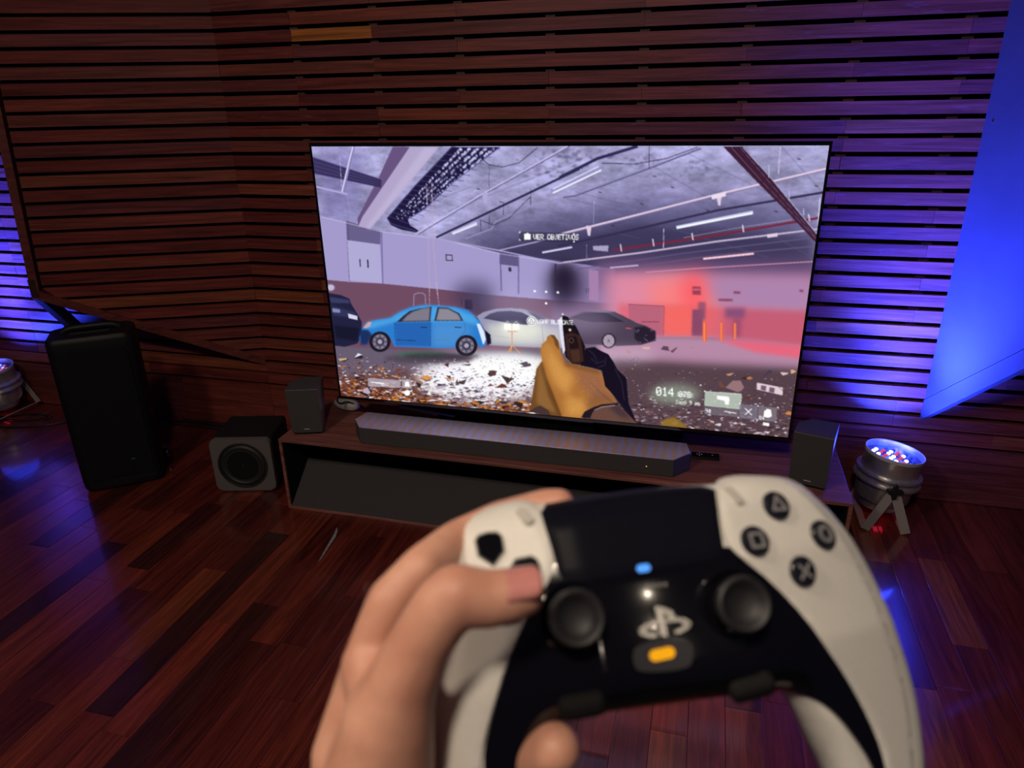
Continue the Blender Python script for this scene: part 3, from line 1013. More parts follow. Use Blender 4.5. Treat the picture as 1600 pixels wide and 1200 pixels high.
    for k in range(9):
        a = 6.28 * k / 9
        line([(951, 532), (951 + 8 * math.cos(a), 532 + 9 * math.sin(a))], 0.5, (90, 76, 92))
    line(c6([(448, 275), (480, 278)]), 1.3, (220, 90, 90))
    for k in range(10):
        q = (rng.uniform(490, 620), rng.uniform(280, 360))
        line(c6([q, (q[0] + 12, q[1] + rng.uniform(-20, 20))]), 0.5, (190, 180, 200), 0.7)
    # haze in front of the far cars
    ell((900, 500), 60, 20, (196, 178, 216), 0.45, 30)
    ell((965, 555), 60, 12, (214, 190, 214), 0.5, 18)
    ell((800, 470), 60, 22, (190, 184, 226), 0.35, 30)
    # blue hatchback
    body = [(262, 292), (300, 252), (360, 236), (440, 226), (500, 188), (560, 158), (640, 146), (740, 146), (840, 158), (920, 173), (960, 208), (1000, 248), (1028, 310), (1040, 370), (1030, 405), (1005, 412), (985, 395), (955, 352), (900, 340), (865, 365), (848, 412), (700, 412), (465, 404), (440, 350), (400, 320), (340, 318), (310, 345), (295, 392), (262, 395), (245, 350)]
    poly(c5(body), (44, 124, 206))
    poly(c5([(262, 292), (300, 252), (440, 228), (500, 190), (640, 150), (840, 160), (960, 210), (1000, 260), (960, 268), (900, 250), (470, 250), (330, 290)]), (78, 168, 232), 0.9, 6)
    poly(c5([(700, 250), (900, 250), (960, 300), (900, 345), (850, 410), (700, 410)]), (98, 158, 216), 0.55, 12)
    poly(c5([(466, 252), (690, 250), (690, 402), (478, 396)]), (36, 92, 170), 0.75, 2)
    poly(c5([(245, 300), (300, 300), (325, 330), (296, 392), (255, 395)]), (26, 40, 84), 0.9, 3)
    poly(c5([(480, 250), (520, 212), (560, 182), (620, 166), (700, 155), (690, 247)]), (46, 42, 60))
    poly(c5([(512, 246), (545, 210), (580, 186), (640, 166), (688, 160), (682, 243)]), (140, 136, 150), 0.85, 2)
    poly(c5([(714, 244), (734, 158), (800, 162), (870, 196), (896, 244)]), (46, 42, 60))
    poly(c5([(726, 240), (744, 166), (800, 168), (862, 202), (884, 240)]), (158, 154, 166), 0.85, 2)
    line(c5([(692, 250), (700, 160)]), 1.8, (70, 150, 220))
    line(c5([(692, 250), (690, 404)]), 0.7, (18, 50, 104))
    line(c5([(466, 252), (468, 350), (480, 400)]), 0.7, (18, 50, 104))
    line(c5([(900, 248), (910, 300), (862, 360)]), 0.6, (40, 96, 150))
    line(c5([(478, 362), (600, 368)]), 1.2, (26, 50, 98))
    line(c5([(708, 362), (804, 362)]), 1.2, (100, 120, 150))
    for p in (650, 862):
        line(c5([(p - 20, 284), (p + 20, 284)]), 1.5, (24, 36, 70))
    poly(c5([(272, 285), (300, 252), (322, 250), (312, 280), (285, 290)]), (206, 164, 170))
    poly(c5([(978, 262), (1000, 262), (1025, 310), (1036, 360), (1020, 395), (1000, 330)]), (232, 240, 255), 0.95, 1)
    poly(c5([(930, 180), (965, 215), (1005, 250), (985, 235)]), (24, 26, 46))
    line(c5([(882, 100), (886, 148)]), 0.8, (40, 44, 70))
    for cx_, cy_, r_ in ((375, 374, 17), (915, 398, 17.5)):
        ell((500 + cx_ / 4, 440 + cy_ / 4), r_ * 0.98, r_ * 0.95, (32, 28, 42))
        ell((500 + cx_ / 4, 440 + cy_ / 4), r_ * 0.66, r_ * 0.68, (132, 124, 146))
        ell((500 + cx_ / 4, 440 + cy_ / 4), r_ * 0.42, r_ * 0.44, (70, 62, 82))
        ell((500 + cx_ / 4, 440 + cy_ / 4), r_ * 0.2, r_ * 0.2, (170, 164, 186))
        for k in range(8):
            a = 6.28 * k / 8
            ell((500 + cx_ / 4 + r_ * .54 * math.cos(a), 440 + cy_ / 4 + r_ * .54 * math.sin(a)), 1.1, 1.3, (44, 38, 54))
    ell((690, 556), 60, 5, (56, 46, 58), 0.7, 6)
    # work lamp on tripod
    for p in (1172, 1226):
        poly(c5([(p - 22, 262), (p + 20, 262), (p + 20, 300), (p - 22, 300)]), (255, 255, 255))
        ell((500 + p / 4, 440 + 280 / 4), 8, 7, (255, 255, 240), 0.5, 8)
        line(c5([(p - 16, 262), (p, 246), (p + 14, 262)]), 0.6, (230, 230, 220))
    line(c5([(1170, 310), (1235, 310)]), 1.3, (236, 140, 96))
    line(c5([(1200, 310), (1200, 400)]), 1.6, (226, 150, 120))
    for q in ((1174, 442), (1190, 440), (1248, 444)):
        line(c5([(1200, 395), q]), 1.2, (250, 176, 66))
    # crosshair
    for p in [(458, 118), (543, 123), (631, 128), (543, 209)]:
        ell((740 + p[0] / 4.8, 430 + p[1] / 4.8), 1.9, 1.7, (255, 255, 255))
    # gloved hands and pistol
    TAN, TD = (172, 112, 54), (112, 72, 36)
    poly(c8([(420, 1015), (455, 800), (470, 700), (512, 640), (560, 660), (600, 860), (690, 1070)]), TD)
    poly(c8([(480, 690), (520, 650), (570, 860), (640, 1040), (560, 1010), (470, 960)]), (150, 106, 58), 0.8, 6)
    poly(c8([(470, 985), (500, 975), (560, 1010), (580, 1055), (410, 1020)]), (70, 52, 52))
    poly(c8([(512, 640), (505, 560), (512, 515), (545, 488), (552, 458), (575, 443), (605, 447), (640, 500), (655, 580), (690, 650), (800, 676), (950, 716), (1000, 830), (1075, 950), (1000, 965), (900, 1000), (830, 1070), (660, 1055), (600, 900), (545, 760)]), TAN)
    poly(c8([(560, 520), (620, 600), (680, 690), (760, 760), (700, 900), (600, 800), (540, 640)]), (222, 160, 82), 0.75, 12)
    poly(c8([(760, 700), (940, 730), (1000, 850), (1060, 945), (900, 930), (800, 820)]), (150, 98, 74), 0.8, 10)
    poly(c8([(690, 900), (830, 940), (860, 1000), (800, 1060), (690, 1050)]), (226, 166, 84), 0.65, 12)
    poly(c8([(512, 640), (540, 760), (600, 900), (660, 1055), (630, 1050), (560, 900), (505, 700)]), (96, 58, 28), 0.75, 5)
    poly(c8([(505, 560), (520, 515), (560, 500), (600, 560), (560, 600), (520, 640)]), (196, 136, 68), 0.7, 8)
    poly(c8([(660, 600), (700, 650), (800, 676), (950, 716), (940, 740), (790, 705), (690, 680)]), (112, 70, 44), 0.7, 5)
    poly(c8([(900, 880), (1040, 900), (1075, 950), (1000, 965), (860, 1010), (840, 960)]), (128, 82, 56), 0.6, 10)
    for k in range(260):
        q = (rng.uniform(520, 980), rng.uniform(560, 1040))
        if q[0] < 560 + (q[1] - 560) * 0.2 or q[0] > 780 + (q[1] - 560) * 0.55:
            continue
        ell((740 + q[0] / 4.8, 430 + q[1] / 4.8), 0.5, 0.5, (232, 196, 140) if k % 2 else (140, 100, 60), 0.6, 0, 6)
    for k in range(6):
        line(c8([(870 + 20 * k, 800 + 22 * k), (960 + 14 * k, 880 + 14 * k), (1020 + 8 * k, 930 + 6 * k)]), 0.5, (110, 76, 56), 0.7)
    poly(c8([(575, 445), (605, 447), (635, 490), (640, 560), (610, 520), (600, 480)]), (110, 74, 40))
    poly(c8([(800, 675), (840, 545), (905, 535), (955, 565), (1010, 590), (1050, 650), (1075, 700), (1145, 770), (1162, 960), (1225, 1110), (1120, 1000), (1050, 900), (985, 830), (960, 712), (880, 690)]), (22, 16, 32))
    for q in ([(860, 560), (900, 590), (930, 650)], [(880, 620), (920, 660), (980, 640)], [(930, 690), (985, 670), (990, 620)], [(1060, 700), (1110, 800), (1130, 940)]):
        line(c8(q), 0.8, (70, 62, 92), 0.9, 0.8)
    poly(c8([(870, 1072), (890, 1010), (960, 975), (1085, 965), (1225, 1112), (1000, 1092)]), (104, 72, 62))
    poly(c8([(805, 1065), (830, 1020), (900, 985), (960, 965), (1080, 955), (1088, 970), (960, 985), (895, 1020), (872, 1072)]), (34, 24, 34))
    poly(c8([(1000, 975), (1085, 966), (1190, 1080), (1100, 1060)]), (60, 44, 56), 0.8, 8)
    line(c8([(905, 1010), (960, 985), (1060, 974)]), 1.2, (206, 180, 190), 0.9, 1)
    poly(c8([(636, 335), (664, 296), (705, 310), (770, 385), (800, 450), (835, 530), (838, 640), (795, 668), (740, 662), (690, 610), (665, 500)]), (26, 18, 26))
    poly(c8([(634, 335), (662, 305), (668, 400), (685, 560), (672, 590), (650, 470)]), (226, 226, 244))
    poly(c8([(685, 440), (740, 430), (800, 450), (825, 640), (785, 660), (735, 655), (700, 600)]), (58, 34, 32))
    poly(c8([(708, 460), (770, 455), (790, 545), (722, 552)]), (30, 20, 26))
    ell((740 + 733 / 4.8, 430 + 487 / 4.8), 4, 4.4, (86, 58, 48))
    ell((740 + 733 / 4.8, 430 + 487 / 4.8), 2.6, 3, (28, 20, 24))
    poly(c8([(725, 562), (790, 556), (800, 640), (745, 650)]), (70, 46, 34))
    ell((740 + 722 / 4.8, 430 + 408 / 4.8), 2.0, 2.0, (244, 214, 190), 1, 1)
    ell((740 + 668 / 4.8, 430 + 292 / 4.8), 1.5, 1.8, (230, 226, 240))
    # dark object at the bottom right of the hands
    poly(c6([(650, 855), (680, 815), (740, 805), (800, 850), (820, 875)]), (150, 116, 44), 0.9, 3)
    # on-screen texts
    poly(c3([(1262, 578), (1592, 586), (1590, 642), (1262, 634)]), (40, 36, 60), 0.45)
    for a, b_, c_ in [((1262, 578), (1272, 578), (1262, 590)), ((1592, 588), (1582, 588), (1592, 600)), ((1262, 632), (1272, 632), (1262, 620)), ((1590, 642), (1580, 642), (1590, 630))]:
        poly(c3([a, b_, c_]), (255, 255, 255))
    poly(c3([(1292, 592), (1330, 592), (1330, 626), (1292, 626)]), (255, 255, 255))
    poly(c3([(1304, 586), (1318, 586), (1318, 593), (1304, 593)]), (255, 255, 255))
    text('VER OBJETIVOS', (833.2, 365.8), 8.2, (255, 255, 255), 1, 0.006, 0.45)
    ell((740 + 433 / 4.8, 430 + 341 / 4.8), 7.6, 7.4, (255, 255, 255))
    ell((740 + 433 / 4.8, 430 + 341 / 4.8), 6.4, 6.2, (120, 120, 130))
    ell((740 + 433 / 4.8, 430 + 341 / 4.8), 5.2, 5.0, (250, 250, 255))
    line(c8([(433, 326), (419, 352), (447, 352), (433, 326)]), 0.7, (90, 90, 100))
    text('USAR BLINDAJE', (839.3, 498.6), 6.6, (255, 255, 255), 1, 0.03, 0.35)
    ell((860 + 740 / 3.81, 440 + 668 / 3.81), 40, 16, (170, 200, 170), 0.55, 14)
    text('014', (1025.0, 603.8), 13.5, (250, 255, 250), 1, 0.07, 0.8)
    text('078', (1060.2, 610.5), 9.5, (255, 255, 255), 0.95, 0.07, 0.8)
    poly(c6([(752, 655), (850, 664), (850, 690), (752, 682)]), (255, 255, 255), 0.35)
    text('Sang 9 mm', (1055.5, 624.0), 6.4, (250, 255, 250), 1, 0.08, 0.45)
    poly(c6([(920, 650), (1136, 668), (1130, 760), (916, 738)]), (196, 212, 196), 0.82)
    line(c6([(918, 651), (1136, 668), (1131, 760)]), 0.6, (235, 245, 235))
    poly(c6([(990, 676), (1062, 684), (1066, 700), (1062, 732), (1040, 730), (1036, 708), (992, 698)]), (255, 255, 255))
    poly(c6([(916, 742), (1122, 762), (1118, 806), (914, 786)]), (122, 114, 126), 0.7)
    text('9$', (1102.0, 638.0), 6.6, (255, 255, 255), 1, 0.1, 0.8)
    line(c6([(1036, 770), (1070, 776), (1105, 782)]), 1.5, (240, 240, 240))
    line(c6([(1062, 776), (1070, 786)]), 1.0, (240, 240, 240))
    poly(c6([(1126, 726), (1236, 738), (1230, 824), (1122, 808)]), (126, 118, 134), 0.78)
    line(c6([(1158, 752), (1198, 792)]), 1.3, (255, 255, 255))
    line(c6([(1198, 756), (1158, 790)]), 1.3, (255, 255, 255))
    poly(c6([(1240, 738), (1350, 750), (1342, 834), (1234, 822)]), (132, 122, 136), 0.78)
    poly(c6([(1272, 770), (1290, 756), (1312, 760), (1318, 800), (1300, 808), (1270, 804)]), (255, 255, 255))
    text('84', (1186.0, 649.0), 6.2, (255, 255, 255), 1, 0.1, 0.8)
    for p in [(1126, 726), (1236, 738), (1354, 748), (1342, 834), (1118, 808), (918, 651), (893, 616), (1230, 824)]:
        ell((860 + p[0] / 3.81, 440 + p[1] / 3.81), 1.2, 1.1, (255, 255, 255), 1, 0, 8)
    poly(c6([(1266, 836), (1302, 840), (1300, 858), (1265, 854)]), (255, 255, 255))
    poly(c5([(300, 600), (505, 614), (503, 662), (300, 652)]), (196, 192, 212), 0.72)
    line(c5([(318, 626), (400, 634)]), 1.8, (255, 255, 255))
    line(c5([(380, 636), (392, 646)]), 1.2, (255, 255, 255))
    poly(c5([(512, 608), (574, 612), (574, 668), (512, 662)]), (190, 184, 196), 0.7)
    poly(c5([(530, 630), (540, 622), (556, 624), (560, 656), (530, 654)]), (255, 255, 255))
    ell((500 + 545 / 4, 440 + 693 / 4), 4.6, 4.4, (255, 255, 255))
    # vignette free, mild contrast
    img2 = np.clip(img, 0, 1)
    small = img2.reshape(H // 2, 2, W // 2, 2, 3).mean((1, 3))
    lin = np.where(small <= 0.04045, small / 12.92, ((small + 0.055) / 1.055) ** 2.4)
    return lin.astype(np.float32)


pic = screen_picture()
gh, gw = pic.shape[:2]
me = bpy.data.meshes.new('screen')
xs = (np.arange(gw + 1) / gw - 0.5) * SW
zs = (0.5 - np.arange(gh + 1) / gh) * SH + TZ
GX, GZ = np.meshgrid(xs, zs)
co = np.stack([GX, np.full_like(GX, -0.0022), GZ], -1).reshape(-1, 3).astype(np.float32)
idx = np.arange((gh + 1) * (gw + 1)).reshape(gh + 1, gw + 1)
q = np.stack([idx[:-1, :-1], idx[1:, :-1], idx[1:, 1:], idx[:-1, 1:]], -1).reshape(-1, 4)
me.vertices.add(len(co))
me.vertices.foreach_set('co', co.ravel())
me.loops.add(q.size)
me.loops.foreach_set('vertex_index', q.ravel().astype(np.int32))
me.polygons.add(len(q))
me.polygons.foreach_set('loop_start', np.arange(0, q.size, 4, dtype=np.int32))
try:
    me.polygons.foreach_set('loop_total', np.full(len(q), 4, np.int32))
except Exception:
    pass
pp_ = np.pad(pic, ((0, 1), (0, 1), (0, 0)), mode='edge')
pm = (pp_ + np.roll(pp_, 1, 0) + np.roll(pp_, 1, 1) + np.roll(np.roll(pp_, 1, 0), 1, 1)) / 4
pm[0], pm[:, 0] = pp_[0], pp_[:, 0]
ca = me.attributes.new('picture', 'FLOAT_COLOR', 'POINT')
ca.data.foreach_set('color', np.concatenate([pm, np.ones(pm.shape[:2] + (1,), np.float32)], -1).astype(np.float32).ravel())
me.update()
me.validate()
m = bpy.data.materials.new('screen_light')
m.use_nodes = True
nt = m.node_tree
nt.nodes.clear()
at = nt.nodes.new('ShaderNodeAttribute')
at.attribute_name = 'picture'
em = nt.nodes.new('ShaderNodeEmission')
em.inputs[1].default_value = 1.0
ou = nt.nodes.new('ShaderNodeOutputMaterial')
nt.links.new(at.outputs['Color'], em.inputs[0])
nt.links.new(em.outputs[0], ou.inputs[0])
link('screen', me, m, tv)
# ================================================================ SOUNDBAR, REMOTE, SMALL SPEAKERS
def bar_top_material():
    m, nt, b = new_mat('soundbar_top_sheen')
    N, L = nt.nodes.new, nt.links.new
    tc = N('ShaderNodeTexCoord')
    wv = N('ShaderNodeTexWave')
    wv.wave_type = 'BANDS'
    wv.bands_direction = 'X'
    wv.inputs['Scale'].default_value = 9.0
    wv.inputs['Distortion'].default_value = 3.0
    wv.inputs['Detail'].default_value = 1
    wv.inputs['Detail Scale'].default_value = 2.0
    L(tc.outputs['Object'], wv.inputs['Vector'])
    rp_ = N('ShaderNodeValToRGB')  # rose and blue stripes: screen reflection and moire painted into the colour
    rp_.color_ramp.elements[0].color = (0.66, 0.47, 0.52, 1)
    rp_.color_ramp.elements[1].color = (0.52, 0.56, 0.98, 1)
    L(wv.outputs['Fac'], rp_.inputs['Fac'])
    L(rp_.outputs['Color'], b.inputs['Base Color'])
    b.inputs['Metallic'].default_value = 0.55
    b.inputs['Roughness'].default_value = 0.5
    no = N('ShaderNodeTexNoise')
    no.inputs['Scale'].default_value = 1800
    L(tc.outputs['Object'], no.inputs['Vector'])
    bp = N('ShaderNodeBump')
    bp.inputs['Strength'].default_value = 0.12
    bp.inputs['Distance'].default_value = 0.0006
    L(no.outputs['Fac'], bp.inputs['Height'])
    L(bp.outputs['Normal'], b.inputs['Normal'])
    return m


sb = empty('soundbar', (-0.116, -0.066, ZT), 0, 'long dark grey soundbar with chamfered ends lying in front of the television', 'soundbar')
hexa = [(-0.630, 0.068), (-0.647, -0.006), (-0.597, -0.0695), (0.594, -0.0665), (0.648, -0.001), (0.632, 0.071)]
prism('body', [(x_, y_, 0.003) for x_, y_ in hexa], (0, 0, 0.064), M['grille'], sb)
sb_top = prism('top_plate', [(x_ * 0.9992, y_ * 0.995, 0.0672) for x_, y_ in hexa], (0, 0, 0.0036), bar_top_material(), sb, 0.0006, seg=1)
for k in range(2):
    box('foot', (-0.4 + 0.8 * k, 0, 0.0016), (0.12, 0.08, 0.0032), M['rubber'], sb)
for k, (xk, wk) in enumerate([(0.006, 0.004), (0.026, 0.020), (0.056, 0.020), (0.086, 0.020), (0.106, 0.004)]):
    box('touch_mark', (xk + 0.008, 0.022, 0.0709), (wk, 0.0022, 0.0004), M['logo'], sb_top)
bm = bmesh.new()
bmesh.ops.create_uvsphere(bm, u_segments=10, v_segments=6, radius=0.0016, matrix=Matrix.Translation((0.502, -0.068, 0.034)))
from_bm('standby_led', bm, emit('amber_led', (1.0, 0.42, 0.10), 2.0), sb)

rc = empty('remote_control', (0.560, 0.040, ZT), rad(2), 'slim black remote control lying beside the right end of the soundbar', 'remote')
rc_body = box('body', (0, 0, 0.0075), (0.150, 0.036, 0.013), M['gloss_black'], rc, 0.003)
for xk, yk in [(0.016, 0.008), (0.016, -0.008), (0.024, 0.0), (0.008, 0.0), (0.062, 0.0), (-0.014, 0.008), (-0.014, -0.008)]:
    m_ = Matrix.Translation((xk - 0.012, yk, 0.0137))
    lathe('button', [(0.0026, 0), (0.0026, 0.0008), (0.0018, 0.0012)], M['logo'], rc_body, m_, n=12)


M['satellite_lit'] = mat('satellite_screen_lit', (0.20, 0.18, 0.21), 0.32, bump=0.05)  # sides made paler: light of the screen put into the colour


def small_speaker(loc, rz, label, mirror=1):
    t = empty('satellite_speaker', loc, rz, label, 'speaker', 'small speakers at both ends of the console')
    # plan: front edge along x, depth along +y, outer rear corner cut off; walls taper towards the foot
    w, d, h = 0.0635, 0.135, 0.199
    top = [(-w * mirror, 0), (w * mirror, 0), (w * mirror * 0.93, d), (-w * mirror * 0.42, d), (-w * mirror * 1.0, d * 0.58)]
    bot = [(-w * 0.94 * mirror, 0.010), (w * 0.94 * mirror, 0.010), (w * mirror * 0.84, d * 0.80), (-w * mirror * 0.36, d * 0.80), (-w * mirror * 0.90, d * 0.5)]
    prism('body', [(x_, y_, 0.008) for x_, y_ in bot], None, M['satellite_lit'], t, 0.0025, taper=[Vector((x_, y_, h)) for x_, y_ in top])
    a = [Vector((bot[0][0] * 0.98, bot[0][1] - 0.0035, 0.011)), Vector((bot[1][0] * 0.98, bot[1][1] - 0.0035, 0.011)),
         Vector((top[1][0] * 0.985, -0.0035, h - 0.002)), Vector((top[0][0] * 0.985, -0.0035, h - 0.002))]
    fg = prism('front_grille', a, (0, 0.004, 0), M['grille'], t)
    prism('top_shade_sheet', [(x_ * 0.985, y_ * 0.985 + 0.001, h - 0.0006) for x_, y_ in top], (0, 0, 0.0018), M['grille'], t)  # dark sheet added so the top stays shaded beside the lightened sides
    box('logo_mark', (0.0, 0.0038, 0.027), (0.022, 0.001, 0.003), M['logo'], fg)
    prism('foot', [(x_ * 0.9, y_ * 0.9 + 0.006, 0.0) for x_, y_ in bot], (0, 0, 0.009), M['matte_black'], t)
    return t


small_speaker((-0.955, -0.120, ZT), rad(18), 'small grey speaker at the left end of the console beside the subwoofer')
small_speaker((0.917, -0.105, ZT), rad(-16), 'small dark speaker at the right end of the console by the stage lamp', 1)

ad = empty('power_adapter', (-0.945, 0.155, ZT), rad(-12), 'white rounded plastic adapter behind the lower left corner of the television', 'adapter')
bm = bmesh.new()
bmesh.ops.create_uvsphere(bm, u_segments=20, v_segments=12, radius=1.0, matrix=Matrix.Translation((0.03, 0, 0.026)) @ Matrix.Diagonal((0.068, 0.032, 0.026, 1)))
from_bm('shell', bm, M['white_plastic'], ad, smooth=80)
tube('lead', [(0.085, 0.0, 0.03), (0.06, -0.03, 0.055), (0.03, -0.038, 0.045), (0.0, -0.025, 0.05), (-0.01, 0.02, 0.065), (0.04, 0.05, 0.11)], 0.003, M['cable'], ad)

M['sub_black'] = mat('subwoofer_black', (0.012, 0.011, 0.014), 0.62, spec=0.25)
# ================================================================ SUBWOOFER
sw = empty('subwoofer', (-1.3015, -0.0985, 0), rad(15.0), 'cube shaped black subwoofer with round driver standing left of the console', 'speaker')
box('cabinet', (0, 0.135, 0.130), (0.252, 0.235, 0.240), M['sub_black'], sw, 0.018, 4)
bm = bmesh.new()
pts = []
for cx_, cz_, a0 in ((0.128 - 0.024, 0.25 - 0.024, 0), (-0.128 + 0.024, 0.25 - 0.024, 90), (-0.128 + 0.024, 0.006 + 0.024, 180), (0.128 - 0.024, 0.006 + 0.024, 270)):
    for k in range(7):
        a = rad(a0 + 15 * k)
        pts.append(Vector((cx_ + 0.024 * math.cos(a), 0.0, cz_ + 0.024 * math.sin(a))))
add_prism(bm, pts, (0, 0.026, 0))
bmesh.ops.bevel(bm, geom=[e for e in bm.edges if all(v.co.y < 0.001 for v in e.verts)], offset=0.004, segments=2, affect='EDGES')
from_bm('front_panel', bm, M['sub_front'] if 'sub_front' in M else mat('sub_front', (0.11, 0.10, 0.10), 0.75, bscale=2000, var=0.3), sw, smooth=35)
m_ = Matrix.Translation((0, 0, 0.128)) @ Matrix.Rotation(rad(90), 4, 'X')
drv = lathe('driver_plate', [(0.1045, 0.0002), (0.1045, 0.0008)], M['matte_black'], sw, m_, 48)
lathe('surround', [(0.106, -0.0005), (0.105, 0.004), (0.099, 0.0045), (0.096, -0.001), (0.092, 0.003), (0.084, 0.0055), (0.077, 0.002), (0.074, 0.0002)], M['rubber'], drv, m_, 48, cap=False)
lathe('cone', [(0.0755, 0.0002), (0.073, 0.0010), (0.05, -0.004), (0.03, -0.0045), (0.02, -0.0025), (0.0005, 0.0005)], M['rubber'], drv, m_ @ Matrix.Translation((0, 0, 0.001)), 48, cap=False)
for sx in (-1, 1):
    for sy in (0.045, 0.225):
        lathe('foot', [(0.014, 0), (0.014, 0.014)], M['rubber'], sw, Matrix.Translation((sx * 0.09, sy, 0)), 16)

# ================================================================ PARTY SPEAKER
M['pk_black'] = mat('deep_black_plastic', (0.005, 0.005, 0.007), 0.5, spec=0.25)
M['pk_cloth'] = mat('deep_black_cloth', (0.007, 0.007, 0.010), 0.9, bscale=900, var=0.4, bump=0.3, spec=0.15)
pk = empty('party_speaker', (-1.850, -0.192, 0), rad(38.1), 'tall black portable loudspeaker with rounded corners standing on the floor at left', 'speaker')
Wd, Dp = 0.160, 0.20


def rrect(w, d0, d1, r, z, n=5):
    out = []
    for cx_, cy_, a0 in ((w - r, d1 - r, 0), (-w + r, d1 - r, 90), (-w + r, d0 + r, 180), (w - r, d0 + r, 270)):
        for k in range(n):
            a = rad(a0 + 90 * k / (n - 1))
            out.append(Vector((cx_ + r * math.cos(a), cy_ + r * math.sin(a), z)))
    return out


def loft(name, rings, mt, parent, smooth=40):
    bm = bmesh.new()
    R_ = [[bm.verts.new(p) for p in r] for r in rings]
    n = len(R_[0])
    for a, b_ in zip(R_, R_[1:]):
        for k in range(n):
            bm.faces.new((a[k], a[(k + 1) % n], b_[(k + 1) % n], b_[k]))
    bm.faces.new(R_[0][::-1])
    bm.faces.new(R_[-1])
    return from_bm(name, bm, mt, parent, smooth=smooth)


loft('cabinet', [rrect(Wd * 0.94, 0.012, Dp - 0.01, 0.03, 0.006), rrect(Wd * 0.985, 0.004, Dp, 0.034, 0.022), rrect(Wd, 0.0, Dp, 0.034, 0.06), rrect(Wd, 0.0, Dp, 0.036, 0.635),
                 rrect(Wd, 0.001, Dp, 0.034, 0.672), rrect(Wd * 0.985, 0.004, Dp - 0.004, 0.034, 0.688), rrect(Wd * 0.95, 0.010, Dp - 0.010, 0.034, 0.695)], M['pk_black'], pk)
loft('front_grille', [[Vector((x_, -0.006 + 0.0, z_)) for x_, z_ in [(-0.122, 0.06), (-0.128, 0.07), (-0.128, 0.615), (-0.112, 0.635), (0.112, 0.635), (0.128, 0.615), (0.128, 0.07), (0.122, 0.06)]],
                      [Vector((x_ * 1.03, 0.006, (z_ - 0.35) * 1.01 + 0.35)) for x_, z_ in [(-0.122, 0.06), (-0.128, 0.07), (-0.128, 0.615), (-0.112, 0.635), (0.112, 0.635), (0.128, 0.615), (0.128, 0.07), (0.122, 0.06)]]],
     M['pk_cloth'], pk, 20)
bm = bmesh.new()
add_tube(bm, smooth_path([(-0.11, 0.12, 0.688), (-0.095, 0.12, 0.700), (-0.06, 0.12, 0.708), (0.06, 0.12, 0.708), (0.095, 0.12, 0.700), (0.11, 0.12, 0.688)], 6), 0.016, 10)
from_bm('handle', bm, M['pk_black'], pk, smooth=60)
box('control_panel', (0, 0.062, 0.6985), (0.15, 0.03, 0.004), M['gloss_black'], pk, 0.001, 1)
box('logo_mark', (0.055, -0.0068, 0.135), (0.016, 0.001, 0.006), mat('dark_logo', (0.06, 0.06, 0.065), 0.35), pk)
for sx in (-1, 1):
    lathe('wheel', [(0.020, -0.012), (0.034, -0.012), (0.036, -0.008), (0.036, 0.008), (0.034, 0.012), (0.020, 0.012)], M['gloss_black'], pk,
          Matrix.Translation((sx * 0.168, Dp + 0.016, 0.037)) @ Matrix.Rotation(rad(90), 4, 'Y'), 24)
for sx in (-1, 1):
    box('foot', (sx * 0.095, 0.05, 0.007), (0.05, 0.03, 0.014), M['rubber'], pk, 0.002, 1)

# ================================================================ STAGE LAMPS
led_white = emit('led_white', (0.72, 0.80, 1.0), 5)
led_blue = emit('led_blue', (0.10, 0.12, 1.0), 5)
led_red = emit('led_red', (0.9, 0.10, 0.22), 0.8)
led_off = mat('led_off', (0.05, 0.05, 0.08), 0.2)
disp_red = emit('display_red', (1.0, 0.02, 0.08), 5)
M['rim'] = mat('rim_inside', (0.62, 0.6, 0.6), 0.45, metal=0.2)
M['lens_plate'] = mat('lens_plate', (0.02, 0.02, 0.03), 0.25, coat=0.5)


